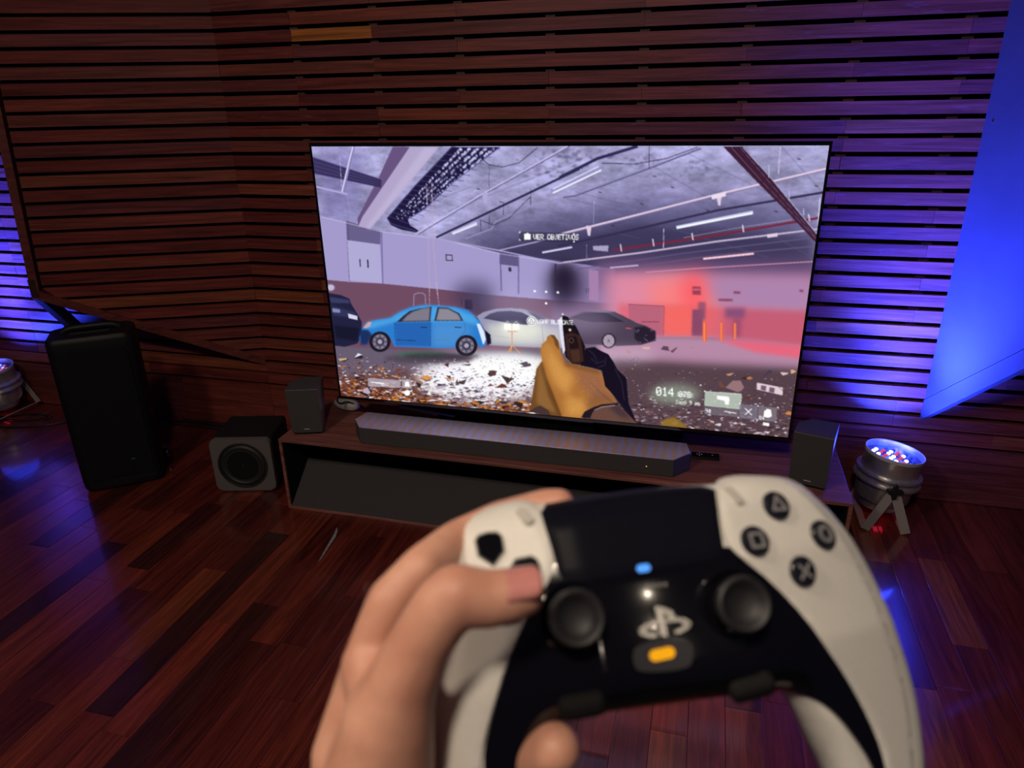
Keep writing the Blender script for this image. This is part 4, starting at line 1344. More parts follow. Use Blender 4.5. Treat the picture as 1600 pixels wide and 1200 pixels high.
def par_lamp(loc, tilt, legs, label, pattern, spill=0.7):
    """loc: centre of the can on its pivot; tilt: euler of the can"""
    t = empty('stage_lamp', loc, 0, label, 'lamp', 'round floor lamps throwing blue light up the wall')
    T = Matrix.Rotation(tilt[1], 4, 'Y') @ Matrix.Rotation(tilt[0], 4, 'X')
    lathe('can', [(0.040, -0.135), (0.066, -0.134), (0.074, -0.124), (0.078, -0.10), (0.094, -0.092), (0.098, -0.082), (0.101, -0.020), (0.119, -0.018), (0.121, -0.012), (0.119, -0.006),
                  (0.109, -0.004), (0.109, 0.010), (0.117, 0.012), (0.119, 0.018), (0.117, 0.024), (0.103, 0.026), (0.101, 0.075), (0.104, 0.082), (0.104, 0.10), (0.101, 0.10), (0.099, 0.072), (0.05, 0.070), (0.002, 0.070)],
          M['steel'], t, T, 48, cap=False)
    lathe('rim', [(0.1043, 0.088), (0.1055, 0.100), (0.1035, 0.1015), (0.1010, 0.100), (0.0995, 0.0765)], M['rim'], t, T, 48, cap=False)
    lens = lathe('lens_plate', [(0.099, 0.0745), (0.099, 0.0765)], M['lens_plate'], t, T, 40)
    k = 0
    for iy in range(-4, 5):
        for ix in range(-4, 5):
            px_, py_ = ix * 0.027 + (0.0135 if iy % 2 else 0), iy * 0.0215
            if px_ * px_ + py_ * py_ > 0.074 ** 2:
                continue
            kind = pattern(ix, iy)
            m_ = T @ Matrix.Translation((px_, py_, 0.0765))
            lathe('led', [(0.0072, 0), (0.0072, 0.002), (0.0058, 0.0042), (0.003, 0.0052), (0.0002, 0.0055)], kind, lens, m_, 12)
            k += 1
    o_ = lamp('led_spill', 'POINT', (0, 0, 0), spill, BLUE, radius=0.09)
    o_.parent = t
    o_.location = T @ Vector((0, 0, 0.120))
    for sgn in (-1, 1):
        m_ = T @ Matrix.Translation((0, 0, 0)) @ Matrix.Rotation(rad(90), 4, 'X')
        # star knob on the pivot
        bm = bmesh.new()
        pts = []
        for q in range(24):
            a = 2 * math.pi * q / 24
            r_ = 0.021 + 0.009 * math.cos(4 * a)
            pts.append(Vector((r_ * math.cos(a), sgn * 0.126, r_ * math.sin(a))))
        add_prism(bm, pts, (0, sgn * 0.016, 0))
        add_lathe(bm, [(0.005, 0.10), (0.005, 0.127)], 10, Matrix.Rotation(rad(90 * -sgn), 4, 'X'))
        from_bm('knob', bm, M['black_plastic'], t, smooth=30)
    for (fx, fz) in legs:
        # flat U strap: down the front, along the floor, up the back
        bm = bmesh.new()
        d = Vector((fx, 0, fz)).normalized()
        s_ = Vector((-d.z, 0, d.x)) * 0.017
        for y_ in (-0.1235, 0.1235):
            add_prism(bm, [Vector((0, y_, 0)) - d * 0.012 - s_, Vector((0, y_, 0)) - d * 0.012 + s_, Vector((fx, y_, fz)) + s_, Vector((fx, y_, fz)) - s_], (0, -0.003 if y_ < 0 else 0.003, 0))
        e = Vector((fx, 0, fz))
        add_prism(bm, [e - s_ + Vector((0, -0.126, 0)), e + s_ + Vector((0, -0.126, 0)), e + s_ + d * 0.003 + Vector((0, -0.126, 0)), e - s_ + d * 0.003 + Vector((0, -0.126, 0))], (0, 0.252, 0))
        from_bm('bracket', bm, M['bracket'], t)
    lathe('base_cap', [(0.040, -0.1352), (0.040, -0.138), (0.001, -0.138)], M['black_plastic'], t, T, 24)
    bm = bmesh.new()
    for iy in range(4):
        for ix in range(4):
            add_box(bm, (0.002 + ix * 0.0085, -0.03 + iy * 0.0085, -0.1385), (0.005, 0.005, 0.001))
    bm.transform(T)
    from_bm('display', bm, disp_red, t)
    return t


WB = lambda ix, iy: (led_red if (ix + iy) % 2 else led_white) if ix < 2 and abs(iy) < 3 else led_off
WB2 = lambda ix, iy: led_red if (ix * 2 + iy) % 3 == 0 else led_blue
par_lamp((1.272, 0.318, 0.186), (rad(-2), rad(7)), [(-0.074, -0.176), (0.066, -0.176)], 'chrome stage lamp with white and red lights lit, on the floor right of the console', WB, 7.0)
par_lamp((-3.105, 0.325, 0.180), (rad(5), rad(2)), [(0.10, -0.150), (-0.10, -0.150)], 'partly cropped stage lamp glowing blue at the left edge of the photo', WB2)

# ================================================================ CABLES ON THE FLOOR
def cable(pts, r, label):
    o = tube('cable', pts, r, M['cable'])
    return tag(o, label, 'cable', 'black cables on the floor along the wall')


cable([(-3.4, 0.155, 0.005), (-3.05, 0.165, 0.005), (-2.80, 0.22, 0.005), (-2.68, 0.30, 0.005), (-2.55, 0.34, 0.005), (-2.3, 0.40, 0.005), (-2.1, 0.44, 0.005)], 0.0045, 'thin black cable running from the left stage lamp to behind the tall loudspeaker')
cable([(-3.4, 0.25, 0.006), (-3.1, 0.28, 0.006), (-2.95, 0.345, 0.006), (-2.80, 0.33, 0.013), (-2.86, 0.30, 0.006), (-3.0, 0.26, 0.006), (-3.4, 0.30, 0.006)], 0.005, 'looped black cable bundled under the left stage lamp')
cable([(-2.2, 0.43, 0.008), (-1.95, 0.455, 0.008), (-1.7, 0.44, 0.008), (-1.45, 0.45, 0.008), (-1.1, 0.43, 0.008)], 0.008, 'thick black cable along the foot of the wall behind the subwoofer')
cable([(-2.15, 0.40, 0.005), (-1.9, 0.42, 0.005), (-1.75, 0.39, 0.005), (-1.55, 0.33, 0.005), (-1.28, 0.20, 0.005)], 0.004, 'thin black cable leading across the floor to the rear of the subwoofer')
cable([(1.07, 0.40, 0.005), (1.15, 0.36, 0.005), (1.1, 0.28, 0.005), (1.13, 0.22, 0.005), (1.115, 0.20, 0.005), (1.085, 0.15, 0.005)], 0.0045, 'curved black cable between the console and the right stage lamp')

sl = prism('varnish_gouge', [tuple(at_z(u_, v_, 0.0006)) for u_, v_ in [(497, 879), (506, 862), (516, 845), (522, 834), (526, 824), (528, 829), (524, 840), (513, 856), (504, 870)]], (0, 0, 0.0008), mat('pale_gouge', (0.22, 0.24, 0.25), 0.6, bscale=200, var=0.4))  # raised sliver that stands for a gouge in the floor varnish
tag(sl, 'thin pale grey gouge in the floor varnish in front of the console', 'varnish_gouge')
# ================================================================ GAME CONTROLLER
def unit_v(v):
    v = np.array(v, float)
    return v / np.linalg.norm(v)


OC = np.array([(1040 - CX) / FPX, (945 - CY) / FPX, 1.0]) * 0.258        # camera space origin of the pad
EX = unit_v([0.985, -0.112, 0.135])
EY = np.array([0.100, -0.955, 0.26])
EY = unit_v(EY - EX * (EY @ EX))
EZ = np.cross(EX, EY)
if EZ[2] > 0:
    EZ = -EZ
Wc = RW.T                                                                # camera -> world
gx, gy, gz = Wc @ EX, Wc @ EY, Wc @ EZ
go = CAM + Wc @ OC
PADM = Matrix(((gx[0], gy[0], gz[0], go[0]), (gx[1], gy[1], gz[1], go[1]), (gx[2], gy[2], gz[2], go[2]), (0, 0, 0, 1)))
if PADM.to_3x3().determinant() < 0:
    print('WARNING left handed pad frame')


def local_xy(u, v, h):
    d = np.array([(u - CX) / FPX, (v - CY) / FPX, 1.0])
    t = (h + OC @ EZ) / (d @ EZ)
    p = d * t - OC
    return np.array([p @ EX, p @ EY])


def H0f(x_, y_):
    s = np.maximum(np.abs(x_) - 0.028, 0)
    h = -0.16 * s - 2.2 * s * s
    h = h - 0.22 * np.maximum(y_ - 0.012, 0)
    h = h - 0.16 * np.maximum(-y_ - 0.022, 0)
    return h


TH = 0.030


def thick(x_, y_):
    return TH + 0.0 * x_


OUT_PX = [(842, 788), (890, 779), (970, 766), (1040, 759), (1116, 757), (1126, 749), (1154, 742), (1210, 744), (1238, 752), (1264, 774), (1290, 800), (1326, 848), (1350, 892), (1374, 944), (1394, 1000), (1410, 1052), (1422, 1112),
          (1429, 1180), (1430, 1250), (1420, 1310), (1398, 1340), (1365, 1338), (1335, 1305), (1308, 1250), (1284, 1200), (1266, 1164), (1244, 1116), (1230, 1086), (1215, 1078), (1180, 1082), (1136, 1087), (1074, 1095), (1010, 1104),
          (950, 1112), (900, 1120), (868, 1128), (846, 1160), (826, 1210), (808, 1265), (784, 1312), (748, 1335), (706, 1322), (682, 1275), (672, 1200), (670, 1120), (674, 1040), (678, 960), (682, 900), (690, 866), (706, 824), (728, 806), (770, 790), (810, 780)]


def densify(P, step):
    out = []
    n = len(P)
    for i in range(n):
        a, b_ = np.array(P[i]), np.array(P[(i + 1) % n])
        k = max(1, int(round(np.hypot(*(b_ - a)) / step)))
        for j in range(k):
            out.append(a + (b_ - a) * j / k)
    return np.array(out)


def chaikin(P, it=2, keep=()):
    P = [np.array(p, float) for p in P]
    for _ in range(it):
        Q = []
        n = len(P)
        for i in range(n):
            a, b_ = P[i], P[(i + 1) % n]
            Q += [a * 0.75 + b_ * 0.25, a * 0.25 + b_ * 0.75]
        P = Q
    return P


def sil_xy(u, v):
    p = local_xy(u, v, -TH / 2)
    for _ in range(6):
        p = local_xy(u, v, float(H0f(p[0], p[1])) - TH / 2)
    return p


OUTL = densify(chaikin([sil_xy(*p) for p in OUT_PX], 2), 0.0012)
SA, SB = OUTL, np.roll(OUTL, -1, 0)


def edge_dist(P):
    P = np.atleast_2d(P)
    AB = SB - SA
    L2 = (AB * AB).sum(1) + 1e-14
    out = []
    for i in range(0, len(P), 2000):
        D = P[i:i + 2000, None, :] - SA[None]
        t = np.clip((D * AB).sum(2) / L2, 0, 1)
        D -= t[..., None] * AB
        out.append((D * D).sum(2).min(1))
    return np.sqrt(np.concatenate(out))


def inside(P, poly_):
    P = np.atleast_2d(P)
    a = np.asarray(poly_)
    b_ = np.roll(a, -1, 0)
    dy = b_[:, 1] - a[:, 1]
    dy = np.where(dy == 0, 1e-15, dy)
    out = []
    for i in range(0, len(P), 2000):
        X_, Y_ = P[i:i + 2000, 0:1], P[i:i + 2000, 1:2]
        c = ((a[:, 1] > Y_) != (b_[:, 1] > Y_)) & (X_ < (b_[:, 0] - a[:, 0]) * (Y_ - a[:, 1]) / dy + a[:, 0])
        out.append(c.sum(1) % 2 == 1)
    return np.concatenate(out)


RE = 0.013


def Hs(P, sink=0.0):
    P = np.atleast_2d(P)
    d = np.where(inside(P, OUTL), edge_dist(P), 0.0)
    t = np.clip(d / RE, 0, 1)
    return H0f(P[:, 0], P[:, 1]) - TH / 2 * (1 - np.sqrt(np.clip(1 - (1 - t) ** 2, 0, 1))) - sink


def Hb(P):
    P = np.atleast_2d(P)
    d = np.where(inside(P, OUTL), edge_dist(P), 0.0)
    t = np.clip(d / RE, 0, 1)
    return H0f(P[:, 0], P[:, 1]) - TH / 2 - TH / 2 * np.sqrt(np.clip(1 - (1 - t) ** 2, 0, 1))


def surf_xy(u, v, off=0.0):
    h = -0.003
    p = local_xy(u, v, h)
    for _ in range(40):
        h = 0.6 * h + 0.4 * (float(Hs(p)[0]) + off)
        p = local_xy(u, v, h)
    return p


def cdt(outline, step):
    lo, hi = outline.min(0), outline.max(0)
    g = [np.array([x_, y_]) for x_ in np.arange(lo[0] + step / 2, hi[0], step) for y_ in np.arange(lo[1] + step / 2, hi[1], step)]
    g = np.array(g)
    g = g[inside(g, outline)]
    if len(g):
        d2 = np.full(len(g), 1e9)
        for p in outline:
            d2 = np.minimum(d2, ((g - p) ** 2).sum(1))
        g = g[d2 > (step * 0.55) ** 2]
    V = [Vector(p) for p in outline] + [Vector(p) for p in g]
    n = len(outline)
    r = geometry.delaunay_2d_cdt(V, [(i, (i + 1) % n) for i in range(n)], [], 1, 1e-7)
    return np.array([tuple(v) for v in r[0]]), [tuple(f) for f in r[2]], n


def boundary_loops(faces):
    cnt = {}
    for f in faces:
        for i in range(len(f)):
            e = (f[i], f[(i + 1) % len(f)])
            cnt[e] = cnt.get(e, 0) + 1
    return [e for e in cnt if (e[1], e[0]) not in cnt]


def shell(name, outline_xy, mt, parent, off, th, step=0.0022, smooth=50, crown=0.0):
    """cover piece following the pad surface"""
    V, F, n = cdt(outline_xy, step)
    z = Hs(V) + off
    if crown:
        d = np.full(len(V), 1e9)
        for a, b_ in zip(outline_xy, np.roll(outline_xy, -1, 0)):
            ab = b_ - a
            t = np.clip(((V - a) @ ab) / (ab @ ab + 1e-14), 0, 1)
            q_ = V - a - t[:, None] * ab
            d = np.minimum(d, (q_ * q_).sum(1))
        z = z - crown * (1 - np.clip(np.sqrt(d) / (crown * 2.2), 0, 1)) ** 2
    m = len(V)
    co = [(V[i][0], V[i][1], z[i]) for i in range(m)] + [(V[i][0], V[i][1], z[i] - th) for i in range(m)]
    fs = [f for f in F] + [tuple(i + m for i in f[::-1]) for f in F]
    for a, b_ in boundary_loops(F):
        fs.append((b_, a, a + m, b_ + m))
    me = bpy.data.meshes.new(name)
    me.from_pydata(co, [], fs)
    bm = bmesh.new()
    bm.from_mesh(me)
    bmesh.ops.recalc_face_normals(bm, faces=bm.faces[:])
    bm.to_mesh(me)
    bm.free()
    shade(me, smooth)
    return link(name, me, mt, parent)


M['pad_white'] = mat('pad_white', (0.70, 0.68, 0.64), 0.5, bscale=600, var=0.03)
M['pad_black'] = mat('pad_black', (0.004, 0.004, 0.006), 0.05, coat=0.3)
M['pad_touch'] = mat('pad_touchpad', (0.006, 0.006, 0.011), 0.35, bscale=3000, var=0.3, spec=0.03)
M['stick_rubber'] = mat('stick_rubber', (0.014, 0.013, 0.016), 0.55, bump=0.1)
M['button_black'] = mat('button_black', (0.012, 0.013, 0.020), 0.25, coat=0.5)
M['symbol'] = mat('button_symbol', (0.26, 0.25, 0.26), 0.4)
M['chrome'] = mat('dark_chrome', (0.62, 0.60, 0.56), 0.18, metal=1.0)

pad = empty('game_controller', (0, 0, 0), 0, 'white and black game controller held in a bare hand in front of the camera', 'controller')
pad.matrix_world = PADM

# body
INN = OUTL.copy()
tn = np.roll(INN, -1, 0) - np.roll(INN, 1, 0)
nn = np.stack([tn[:, 1], -tn[:, 0]], 1)
nn /= np.linalg.norm(nn, axis=1)[:, None] + 1e-12
if inside(INN[:1] + nn[:1] * 0.001, OUTL)[0]:
    nn = -nn
INN = INN - nn * 0.0006
V, F, n = cdt(INN, 0.0026)
zf, zb = Hs(V, 0.0009), Hb(V)
isb = np.zeros(len(V), bool)
bl = boundary_loops(F)
for a, b_ in bl:
    isb[a] = True
m = len(V)
zm = H0f(V[:, 0], V[:, 1]) - TH / 2
co, back_i = [], []
for i in range(m):
    co.append((V[i][0], V[i][1], zf[i]))
for i in range(m):
    co.append((V[i][0], V[i][1], zb[i]))
fs = [f for f in F] + [tuple(i + m for i in f[::-1]) for f in F]
for a, b_ in bl:
    fs.append((b_, a, a + m, b_ + m))
me = bpy.data.meshes.new('back_shell')
me.from_pydata(co, [], fs)
bm = bmesh.new()
bm.from_mesh(me)
bmesh.ops.recalc_face_normals(bm, faces=bm.faces[:])
bm.to_mesh(me)
bm.free()
shade(me, 60)
link('back_shell', me, M['pad_white'], pad)


def outline_from_px(P, it=2, off=0.0, step=0.0014):
    Q = chaikin(P, it)
    return densify([surf_xy(u_, v_, off) for u_, v_ in Q], step)


# black front trim: deck between the panels, lower edge and the two strips running down the grips
TRIM = [(862, 880), (930, 868), (1010, 860), (1136, 850), (1154, 870), (1216, 916), (1268, 972), (1300, 1020), (1330, 1062), (1352, 1108), (1374, 1160), (1388, 1210), (1398, 1262), (1384, 1264),
        (1372, 1222), (1360, 1190), (1338, 1156), (1314, 1125), (1294, 1105), (1270, 1090), (1240, 1083), (1215, 1079), (1180, 1083), (1136, 1088), (1074, 1096), (1010, 1105), (950, 1113), (900, 1121), (868, 1129), (846, 1160),
        (826, 1210), (806, 1262), (772, 1262), (756, 1210), (756, 1170), (766, 1130), (778, 1088), (790, 1048), (806, 1008), (826, 962), (846, 930), (858, 905)]
shell('front_trim', outline_from_px(TRIM, 1, 0.0006), M['pad_black'], pad, 0.0006, 0.0016)
TOUCH = [(842, 789), (890, 780), (970, 767), (1040, 760), (1117, 758), (1121, 784), (1125, 815), (1131, 852), (1131, 862), (1116, 872), (1080, 878), (1020, 887), (960, 898), (910, 907), (884, 908), (872, 898), (868, 872), (856, 834)]
shell('touchpad', outline_from_px(TOUCH, 1, 0.0012), M['pad_touch'], pad, 0.0012, 0.002, crown=0.0006)
PR = [(1121, 754), (1130, 746), (1154, 742), (1210, 744), (1238, 752), (1264, 774), (1290, 800), (1326, 848), (1350, 892), (1374, 944), (1394, 1000), (1410, 1052), (1422, 1112), (1429, 1180), (1430, 1250), (1420, 1300), (1402, 1302),
      (1396, 1250), (1384, 1190), (1370, 1148), (1346, 1098), (1322, 1056), (1294, 1014), (1262, 968), (1210, 912), (1156, 868), (1138, 850), (1130, 818), (1125, 785)]
shell('face_panel', outline_from_px(PR, 1, 0.0015), M['pad_white'], pad, 0.0015, 0.0024, crown=0.0008)
PL = [(840, 792), (826, 780), (806, 781), (770, 790), (728, 806), (706, 824), (690, 866), (682, 900), (678, 960), (674, 1040), (670, 1120), (672, 1200), (682, 1270), (700, 1310), (740, 1300), (752, 1250), (750, 1200), (754, 1165), (764, 1128), (776, 1086),
      (788, 1046), (804, 1006), (824, 960), (846, 928), (862, 900), (867, 872), (854, 834)]
shell('face_panel', outline_from_px(PL, 1, 0.0015), M['pad_white'], pad, 0.0015, 0.0024, crown=0.0008)


def normal_at(p):
    e = 0.002
    hx = (Hs([p[0] + e, p[1]])[0] - Hs([p[0] - e, p[1]])[0]) / (2 * e)
    hy = (Hs([p[0], p[1] + e])[0] - Hs([p[0], p[1] - e])[0]) / (2 * e)
    return Vector((-hx, -hy, 1)).normalized()


def frame_at(u_, v_, off):
    p = surf_xy(u_, v_, off)
    z = Hs(p)[0] + off
    nrm = normal_at(p)
    xa = Vector((1, 0, 0))
    xa = (xa - nrm * xa.dot(nrm)).normalized()
    ya = nrm.cross(xa)
    return Matrix(((xa.x, ya.x, nrm.x, p[0]), (xa.y, ya.y, nrm.y, p[1]), (xa.z, ya.z, nrm.z, z), (0, 0, 0, 1)))


# face buttons with symbols
def ring_shape(bm, pts, w, m, z0=0.0, z1=0.0004):
    n_ = len(pts)
    for i in range(n_):
        a, b_ = Vector(pts[i]), Vector(pts[(i + 1) % n_])
        d = (b_ - a).normalized()
        nn_ = Vector((-d.y, d.x)) * w / 2
        e = d * w * 0.3
        add_prism(bm, [m @ Vector((*(q), z0)) for q in ((a - e + nn_).to_tuple(), (b_ + e + nn_).to_tuple(), (b_ + e - nn_).to_tuple(), (a - e - nn_).to_tuple())], m.to_3x3() @ Vector((0, 0, z1 - z0)))


circ = [(0.0028 * math.cos(2 * math.pi * k / 20), 0.0028 * math.sin(2 * math.pi * k / 20)) for k in range(20)]
SYM = {'tri': [(0, 0.0034), (-0.0031, -0.0019), (0.0031, -0.0019)], 'cir': circ, 'sq': [(-0.0025, -0.0025), (0.0025, -0.0025), (0.0025, 0.0025), (-0.0025, 0.0025)]}
for nm_, u_, v_ in (('tri', 1212, 791), ('cir', 1285, 836), ('x', 1253, 893), ('sq', 1179, 846)):
    m_ = frame_at(u_, v_, 0.0016)
    fb = lathe('face_button', [(0.0060, -0.003), (0.0060, 0.0008), (0.0056, 0.0014), (0.0045, 0.0017), (0.0002, 0.0018)], M['button_black'], pad, m_, 28)
    bm = bmesh.new()
    if nm_ == 'x':
        for s_ in (-1, 1):
            a, b_ = Vector((-0.0027, -0.0027 * s_)), Vector((0.0027, 0.0027 * s_))
            d = (b_ - a).normalized()
            q_ = Vector((-d.y, d.x)) * 0.0005
            add_prism(bm, [m_ @ Vector((*p_.to_tuple(), 0.0017)) for p_ in (a + q_, b_ + q_, b_ - q_, a - q_)], m_.to_3x3() @ Vector((0, 0, 0.0004)))
    else:
        ring_shape(bm, SYM[nm_], 0.001 if nm_ != 'cir' else 0.0014, m_, 0.0015, 0.0021)
    from_bm('button_symbol', bm, M['symbol'], fb)

# direction pad: four pointed keys round a centre
pu = surf_xy(766, 857, 0.0016)
pr = surf_xy(818, 893, 0.0016)
# centre from the two visible keys
mid = (pu + pr) / 2
dv = pr - pu
dc = mid + np.array([dv[1], -dv[0]]) * 0.5
if dc[1] > mid[1]:
    dc = mid - np.array([dv[1], -dv[0]]) * 0.5
rad_k = float(np.hypot(*(pu - dc)))
a_up = math.atan2(pu[1] - dc[1], pu[0] - dc[0])
zc = Hs(dc)[0]
nrm = normal_at(dc)
for k in range(4):
    a = a_up - k * math.pi / 2
    kd, ks = Vector((math.cos(a), math.sin(a))), Vector((-math.sin(a), math.cos(a)))
    c_ = Vector(dc)
    shape = [(-0.0072, 0.0), (-0.0022, -0.0053), (0.0040, -0.0055), (0.0060, -0.0038), (0.0066, 0.0), (0.0060, 0.0038), (0.0040, 0.0055), (-0.0022, 0.0053)]
    pts2 = [c_ + kd * (rad_k + a_) + ks * b_ for a_, b_ in shape]
    zz = [float(Hs([p_.x, p_.y])[0]) + 0.001 for p_ in pts2]
    bm = bmesh.new()
    bot = [Vector((p_.x, p_.y, z_)) for p_, z_ in zip(pts2, zz)]
    cen = sum(bot, Vector()) / len(bot)
    top = [cen + (p_ - cen) * 0.84 + Vector((0, 0, 0.0022)) for p_ in bot]
    add_prism(bm, bot, None, taper=top)
    from_bm('direction_key', bm, M['pad_black'], pad, smooth=25)

# thumb sticks
for u_, v_ in ((903, 966), (1163, 944)):
    p = local_xy(u_, v_, 0.011)
    z = 0.0
    m_ = Matrix.Translation((p[0], p[1], float(Hs(p)[0]) + 0.0005))
    st = lathe('thumb_stick', [(0.0062, -0.001), (0.0058, 0.005), (0.0082, 0.0066), (0.0096, 0.0078), (0.0100, 0.0095), (0.0097, 0.0112), (0.0088, 0.0119), (0.0074, 0.0114), (0.0066, 0.0103), (0.005, 0.0092), (0.0025, 0.0086), (0.0002, 0.0084)],
               M['stick_rubber'], pad, m_, 40)
    lathe('stick_ring', [(0.0128, -0.0006), (0.0126, 0.0008), (0.0118, 0.0014), (0.0108, 0.0010), (0.0100, -0.0004)], M['pad_black'], st, m_, 40, cap=False)

# small keys, light strip, logo, mute bar
def capsule_key(name, u_, v_, w_, l_, ang, mt, off=0.0018, h_=0.0012):
    m_ = frame_at(u_, v_, off) @ Matrix.Rotation(ang, 4, 'Z')
    bm = bmesh.new()
    pts_ = []
    for sgn, a0 in ((1, 0), (-1, 180)):
        for k in range(9):
            a = rad(a0 + 180 * k / 8)
            pts_.append(m_ @ Vector((w_ * math.cos(a), sgn * (l_ - w_) + w_ * math.sin(a), -0.0006)))
    top_ = [m_ @ ((m_.inverted() @ p_) * 0.86 + Vector((0, 0, h_))) for p_ in pts_]
    add_prism(bm, pts_, None, taper=top_)
    return from_bm(name, bm, mt, pad, smooth=30)


M['pad_key'] = mat('pad_key', (0.50, 0.48, 0.44), 0.5)
capsule_key('menu_key', 820, 806, 0.0021, 0.0050, rad(20), M['pad_key'])
capsule_key('menu_key', 1147, 774, 0.0021, 0.0050, rad(12), M['pad_key'])
capsule_key('player_light', 1006, 887, 0.0014, 0.0026, rad(90), emit('pad_blue_led', (0.10, 0.36, 1.0), 1.2), 0.0014, 0.0004)
capsule_key('mute_bar', 1035, 1022, 0.0021, 0.0051, rad(92), emit('pad_amber', (1.0, 0.42, 0.01), 0.95), 0.0010, 0.0010)
bm = bmesh.new()
for k in range(4):
    m_ = frame_at(1012 + 9 * k, 916 - 1 * k, 0.0008)
    add_lathe(bm, [(0.0007, 0), (0.0007, 0.0003)], 8, m_)
from_bm('speaker_holes', bm, M['symbol'], pad)
box_m = frame_at(1035, 985, 0.0006)
# glossy plate with the maker's emblem: upright P and flat S
m_ = frame_at(1036, 972, 0.0012)
bm = bmesh.new()


def extr(pts_, z0, z1):
    add_prism(bm, [m_ @ Vector((a, b_, z0)) for a, b_ in pts_], m_.to_3x3() @ Vector((0, 0, z1 - z0)))


extr([(-0.0024, -0.0040), (0.0002, -0.0050), (0.0002, 0.0052), (-0.0024, 0.0060)], 0, 0.0016)
extr([(0.0002, 0.0052), (0.0034, 0.0036), (0.0042, 0.0018), (0.0036, 0.0002), (0.0018, 0.0002), (0.0018, 0.0022), (0.0008, 0.0030), (0.0002, 0.0032)], 0, 0.0016)
for sgn in (-1, 1):
    arc = []
    for k in range(9):
        a = rad(95 + 150 * k / 8) if sgn < 0 else rad(85 - 150 * k / 8)
        arc.append((0.0098 * math.cos(a), -0.0018 + 0.0032 * math.sin(a)))
    inn_ = [(x_ * 0.72, -0.0018 + (y_ + 0.0018) * 0.52) for x_, y_ in arc[::-1]]
    extr(arc + inn_, 0, 0.0011)
from_bm('emblem', bm, M['chrome'], pad)
shell('emblem_plate', outline_from_px([(992, 1004), (1080, 996), (1084, 1030), (1074, 1046), (1000, 1052), (988, 1036)], 2, 0.0009), mat('plate_grey', (0.03, 0.03, 0.035), 0.25), pad, 0.0009, 0.001)
# two small keys below the sticks
for u_, v_ in ((908, 1094), (1172, 1066)):
    m_ = frame_at(u_, v_, 0.0) @ Matrix.Rotation(rad(8), 4, 'Z')
    bm = bmesh.new()
    add_box(bm, (0, -0.001, 0.001), (0.017, 0.0085, 0.008), 0.0039, 4)
    bm.transform(m_)
    from_bm('function_key', bm, M['matte_black'], pad, smooth=40)

# ================================================================ HAND
def cpt(u_, v_, z_):
    return Vector(CAM + Wc @ (np.array([(u_ - CX) / FPX, (v_ - CY) / FPX, 1.0]) * z_))


def capsule_chain(bm, pts_):
    """pts: (Vector, radius); swept spheres, closed pieces that a voxel remesh unites"""
    for (a, ra), (b_, rb) in zip(pts_, pts_[1:]):
        d = (b_ - a)
        L_ = d.length
        d.normalize()
        q_ = d.to_track_quat('Z', 'Y').to_matrix().to_4x4()
        prof = []
        for k in range(7):
            t = math.pi / 2 * (1 - k / 6)
            prof.append((max(ra * math.cos(t), 1e-5), -ra * math.sin(t)))
        for k in range(1, 4):
            prof.append((ra + (rb - ra) * k / 4, L_ * k / 4))
        for k in range(7):
            t = math.pi / 2 * k / 6
            prof.append((max(rb * math.cos(t), 1e-5), L_ + rb * math.sin(t)))
        add_lathe(bm, prof, 20, Matrix.Translation(a) @ q_)


mm = 0.001
ch = {
    'thumb': [(815, 927, .2345, 8.0), (796, 930, .2335, 8.9), (760, 936, .2325, 9.6), (714, 930, .2310, 10.4), (694, 948, .2310, 10.6), (658, 1002, .2330, 10.4), (628, 1066, .2360, 12.2), (606, 1130, .2400, 16.0), (592, 1215, .247, 19.5), (572, 1330, .26, 23)],
    'index': [(572, 1340, .268, 22), (542, 1180, .262, 13.0), (581, 1012, .2585, 8.8), (612, 940, .258, 9.2), (660, 888, .261, 8.6), (712, 846, .280, 8.2), (780, 812, .290, 7.6), (852, 790, .291, 6.9), (874, 786, .290, 6.2)],
    'middle': [(572, 1340, .275, 22), (556, 1190, .278, 12), (578, 1060, .282, 10), (640, 1000, .308, 9.2), (720, 985, .318, 8.6), (800, 1000, .312, 8.2), (838, 1012, .304, 7.6)],
    'ring': [(575, 1360, .28, 20), (576, 1240, .290, 12), (606, 1140, .297, 9.8), (664, 1150, .315, 9.0), (745, 1190, .308, 8.6), (806, 1196, .278, 8.6), (840, 1182, .256, 9.8), (866, 1170, .249, 9.2)],
    'little': [(585, 1390, .28, 18), (610, 1300, .298, 11), (650, 1250, .308, 8.5), (700, 1290, .314, 7.8), (770, 1310, .300, 7.4), (806, 1300, .278, 7.2), (820, 1292, .270, 6.6)],
    'palm': [(560, 1300, .262, 24), (600, 1200, .275, 15), (590, 1110, .268, 13)],
    'web': [(600, 1090, .248, 12), (580, 1040, .256, 11)],
}
bm = bmesh.new()
for k, L_ in ch.items():
    capsule_chain(bm, [(cpt(a, b_, c), r * mm) for a, b_, c, r in L_])
wr = cpt(572, 1345, .267)
el = Vector(CAM + Wc @ np.array([-0.120, 0.330, 0.060]))
capsule_chain(bm, [(wr, 0.026), (wr + (el - wr) * 0.25, 0.027), (wr + (el - wr) * 0.6, 0.036), (el, 0.041)])
me = bpy.data.meshes.new('hand_raw')
bm.to_mesh(me)
bm.free()
tmp = bpy.data.objects.new('hand_raw', me)
C.objects.link(tmp)
rm = tmp.modifiers.new('remesh', 'REMESH')
rm.mode = 'VOXEL'
rm.voxel_size = 0.0013
sm = tmp.modifiers.new('smooth', 'SMOOTH')
sm.factor = 0.5
sm.iterations = 14
dg = bpy.context.evaluated_depsgraph_get()
hm = bpy.data.meshes.new_from_object(tmp.evaluated_get(dg))
hm.name = 'hand'
bpy.data.objects.remove(tmp)
shade(hm, 180)


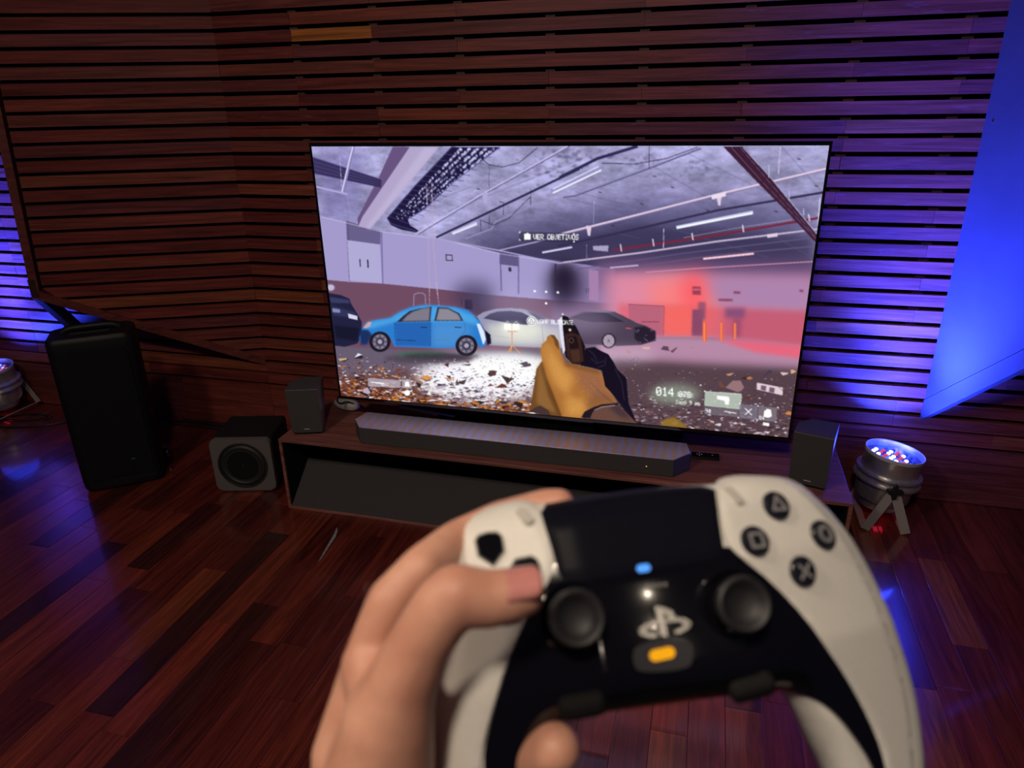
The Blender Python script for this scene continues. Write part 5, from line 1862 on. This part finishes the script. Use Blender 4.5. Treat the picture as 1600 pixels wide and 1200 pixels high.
def skin_material():
    m, nt, b = new_mat('skin')
    N, L = nt.nodes.new, nt.links.new
    tc = N('ShaderNodeTexCoord')
    no = N('ShaderNodeTexNoise')
    no.inputs['Scale'].default_value = 55
    no.inputs['Detail'].default_value = 5
    L(tc.outputs['Object'], no.inputs['Vector'])
    rp_ = N('ShaderNodeValToRGB')
    rp_.color_ramp.elements[0].position = 0.35
    rp_.color_ramp.elements[1].position = 0.7
    rp_.color_ramp.elements[0].color = (0.54, 0.25, 0.175, 1)
    rp_.color_ramp.elements[1].color = (0.66, 0.35, 0.25, 1)
    L(no.outputs['Fac'], rp_.inputs['Fac'])
    L(rp_.outputs['Color'], b.inputs['Base Color'])
    b.inputs['Roughness'].default_value = 0.52
    b.inputs['Subsurface Weight'].default_value = 0.25
    b.inputs['Subsurface Radius'].default_value = (0.007, 0.0028, 0.0014)
    b.inputs['Subsurface Scale'].default_value = 1.0
    n2 = N('ShaderNodeTexNoise')
    n2.inputs['Scale'].default_value = 700
    L(tc.outputs['Object'], n2.inputs['Vector'])
    bp = N('ShaderNodeBump')
    bp.inputs['Strength'].default_value = 0.12
    bp.inputs['Distance'].default_value = 0.0008
    L(n2.outputs['Fac'], bp.inputs['Height'])
    L(bp.outputs['Normal'], b.inputs['Normal'])
    return m


hand = link('person', hm, skin_material())
tag(hand, 'bare left hand and wrist gripping the controller, thumb on the direction keys', 'person')
# thumb nail: thin curved plate on the upper side of the thumb tip
nm = mat('nail', (0.56, 0.22, 0.20), 0.32, coat=0.2)
ca_, cb_ = cpt(822, 926, .2345), cpt(776, 934, .2330)
ax = (ca_ - cb_).normalized()
upc = Vector(Wc @ np.array([0.10, -0.80, -0.60]))
upn = (upc - ax * upc.dot(ax)).normalized()
sd = ax.cross(upn)
bm = bmesh.new()
NU, NV = 10, 9
grid = []
for i in range(NU + 1):
    row = []
    for j in range(NV + 1):
        t, a = i / NU, (j / NV - 0.5) * rad(100)
        r_ = 0.0087 - 0.0006 * t
        wsc = 1.0 if t < 0.75 else math.sqrt(max(1 - ((t - 0.75) / 0.27) ** 2, 0.02))
        a *= wsc
        row.append(bm.verts.new(ca_ + ax * (-0.0075 + 0.0125 * t) + (upn * math.cos(a) + sd * math.sin(a)) * (r_ + 0.0003)))
    grid.append(row)
for i in range(NU):
    for j in range(NV):
        bm.faces.new((grid[i][j], grid[i + 1][j], grid[i + 1][j + 1], grid[i][j + 1]))
nail = from_bm('nail', bm, nm, hand, smooth=180)
so = nail.modifiers.new('thick', 'SOLIDIFY')
so.thickness = 0.0006
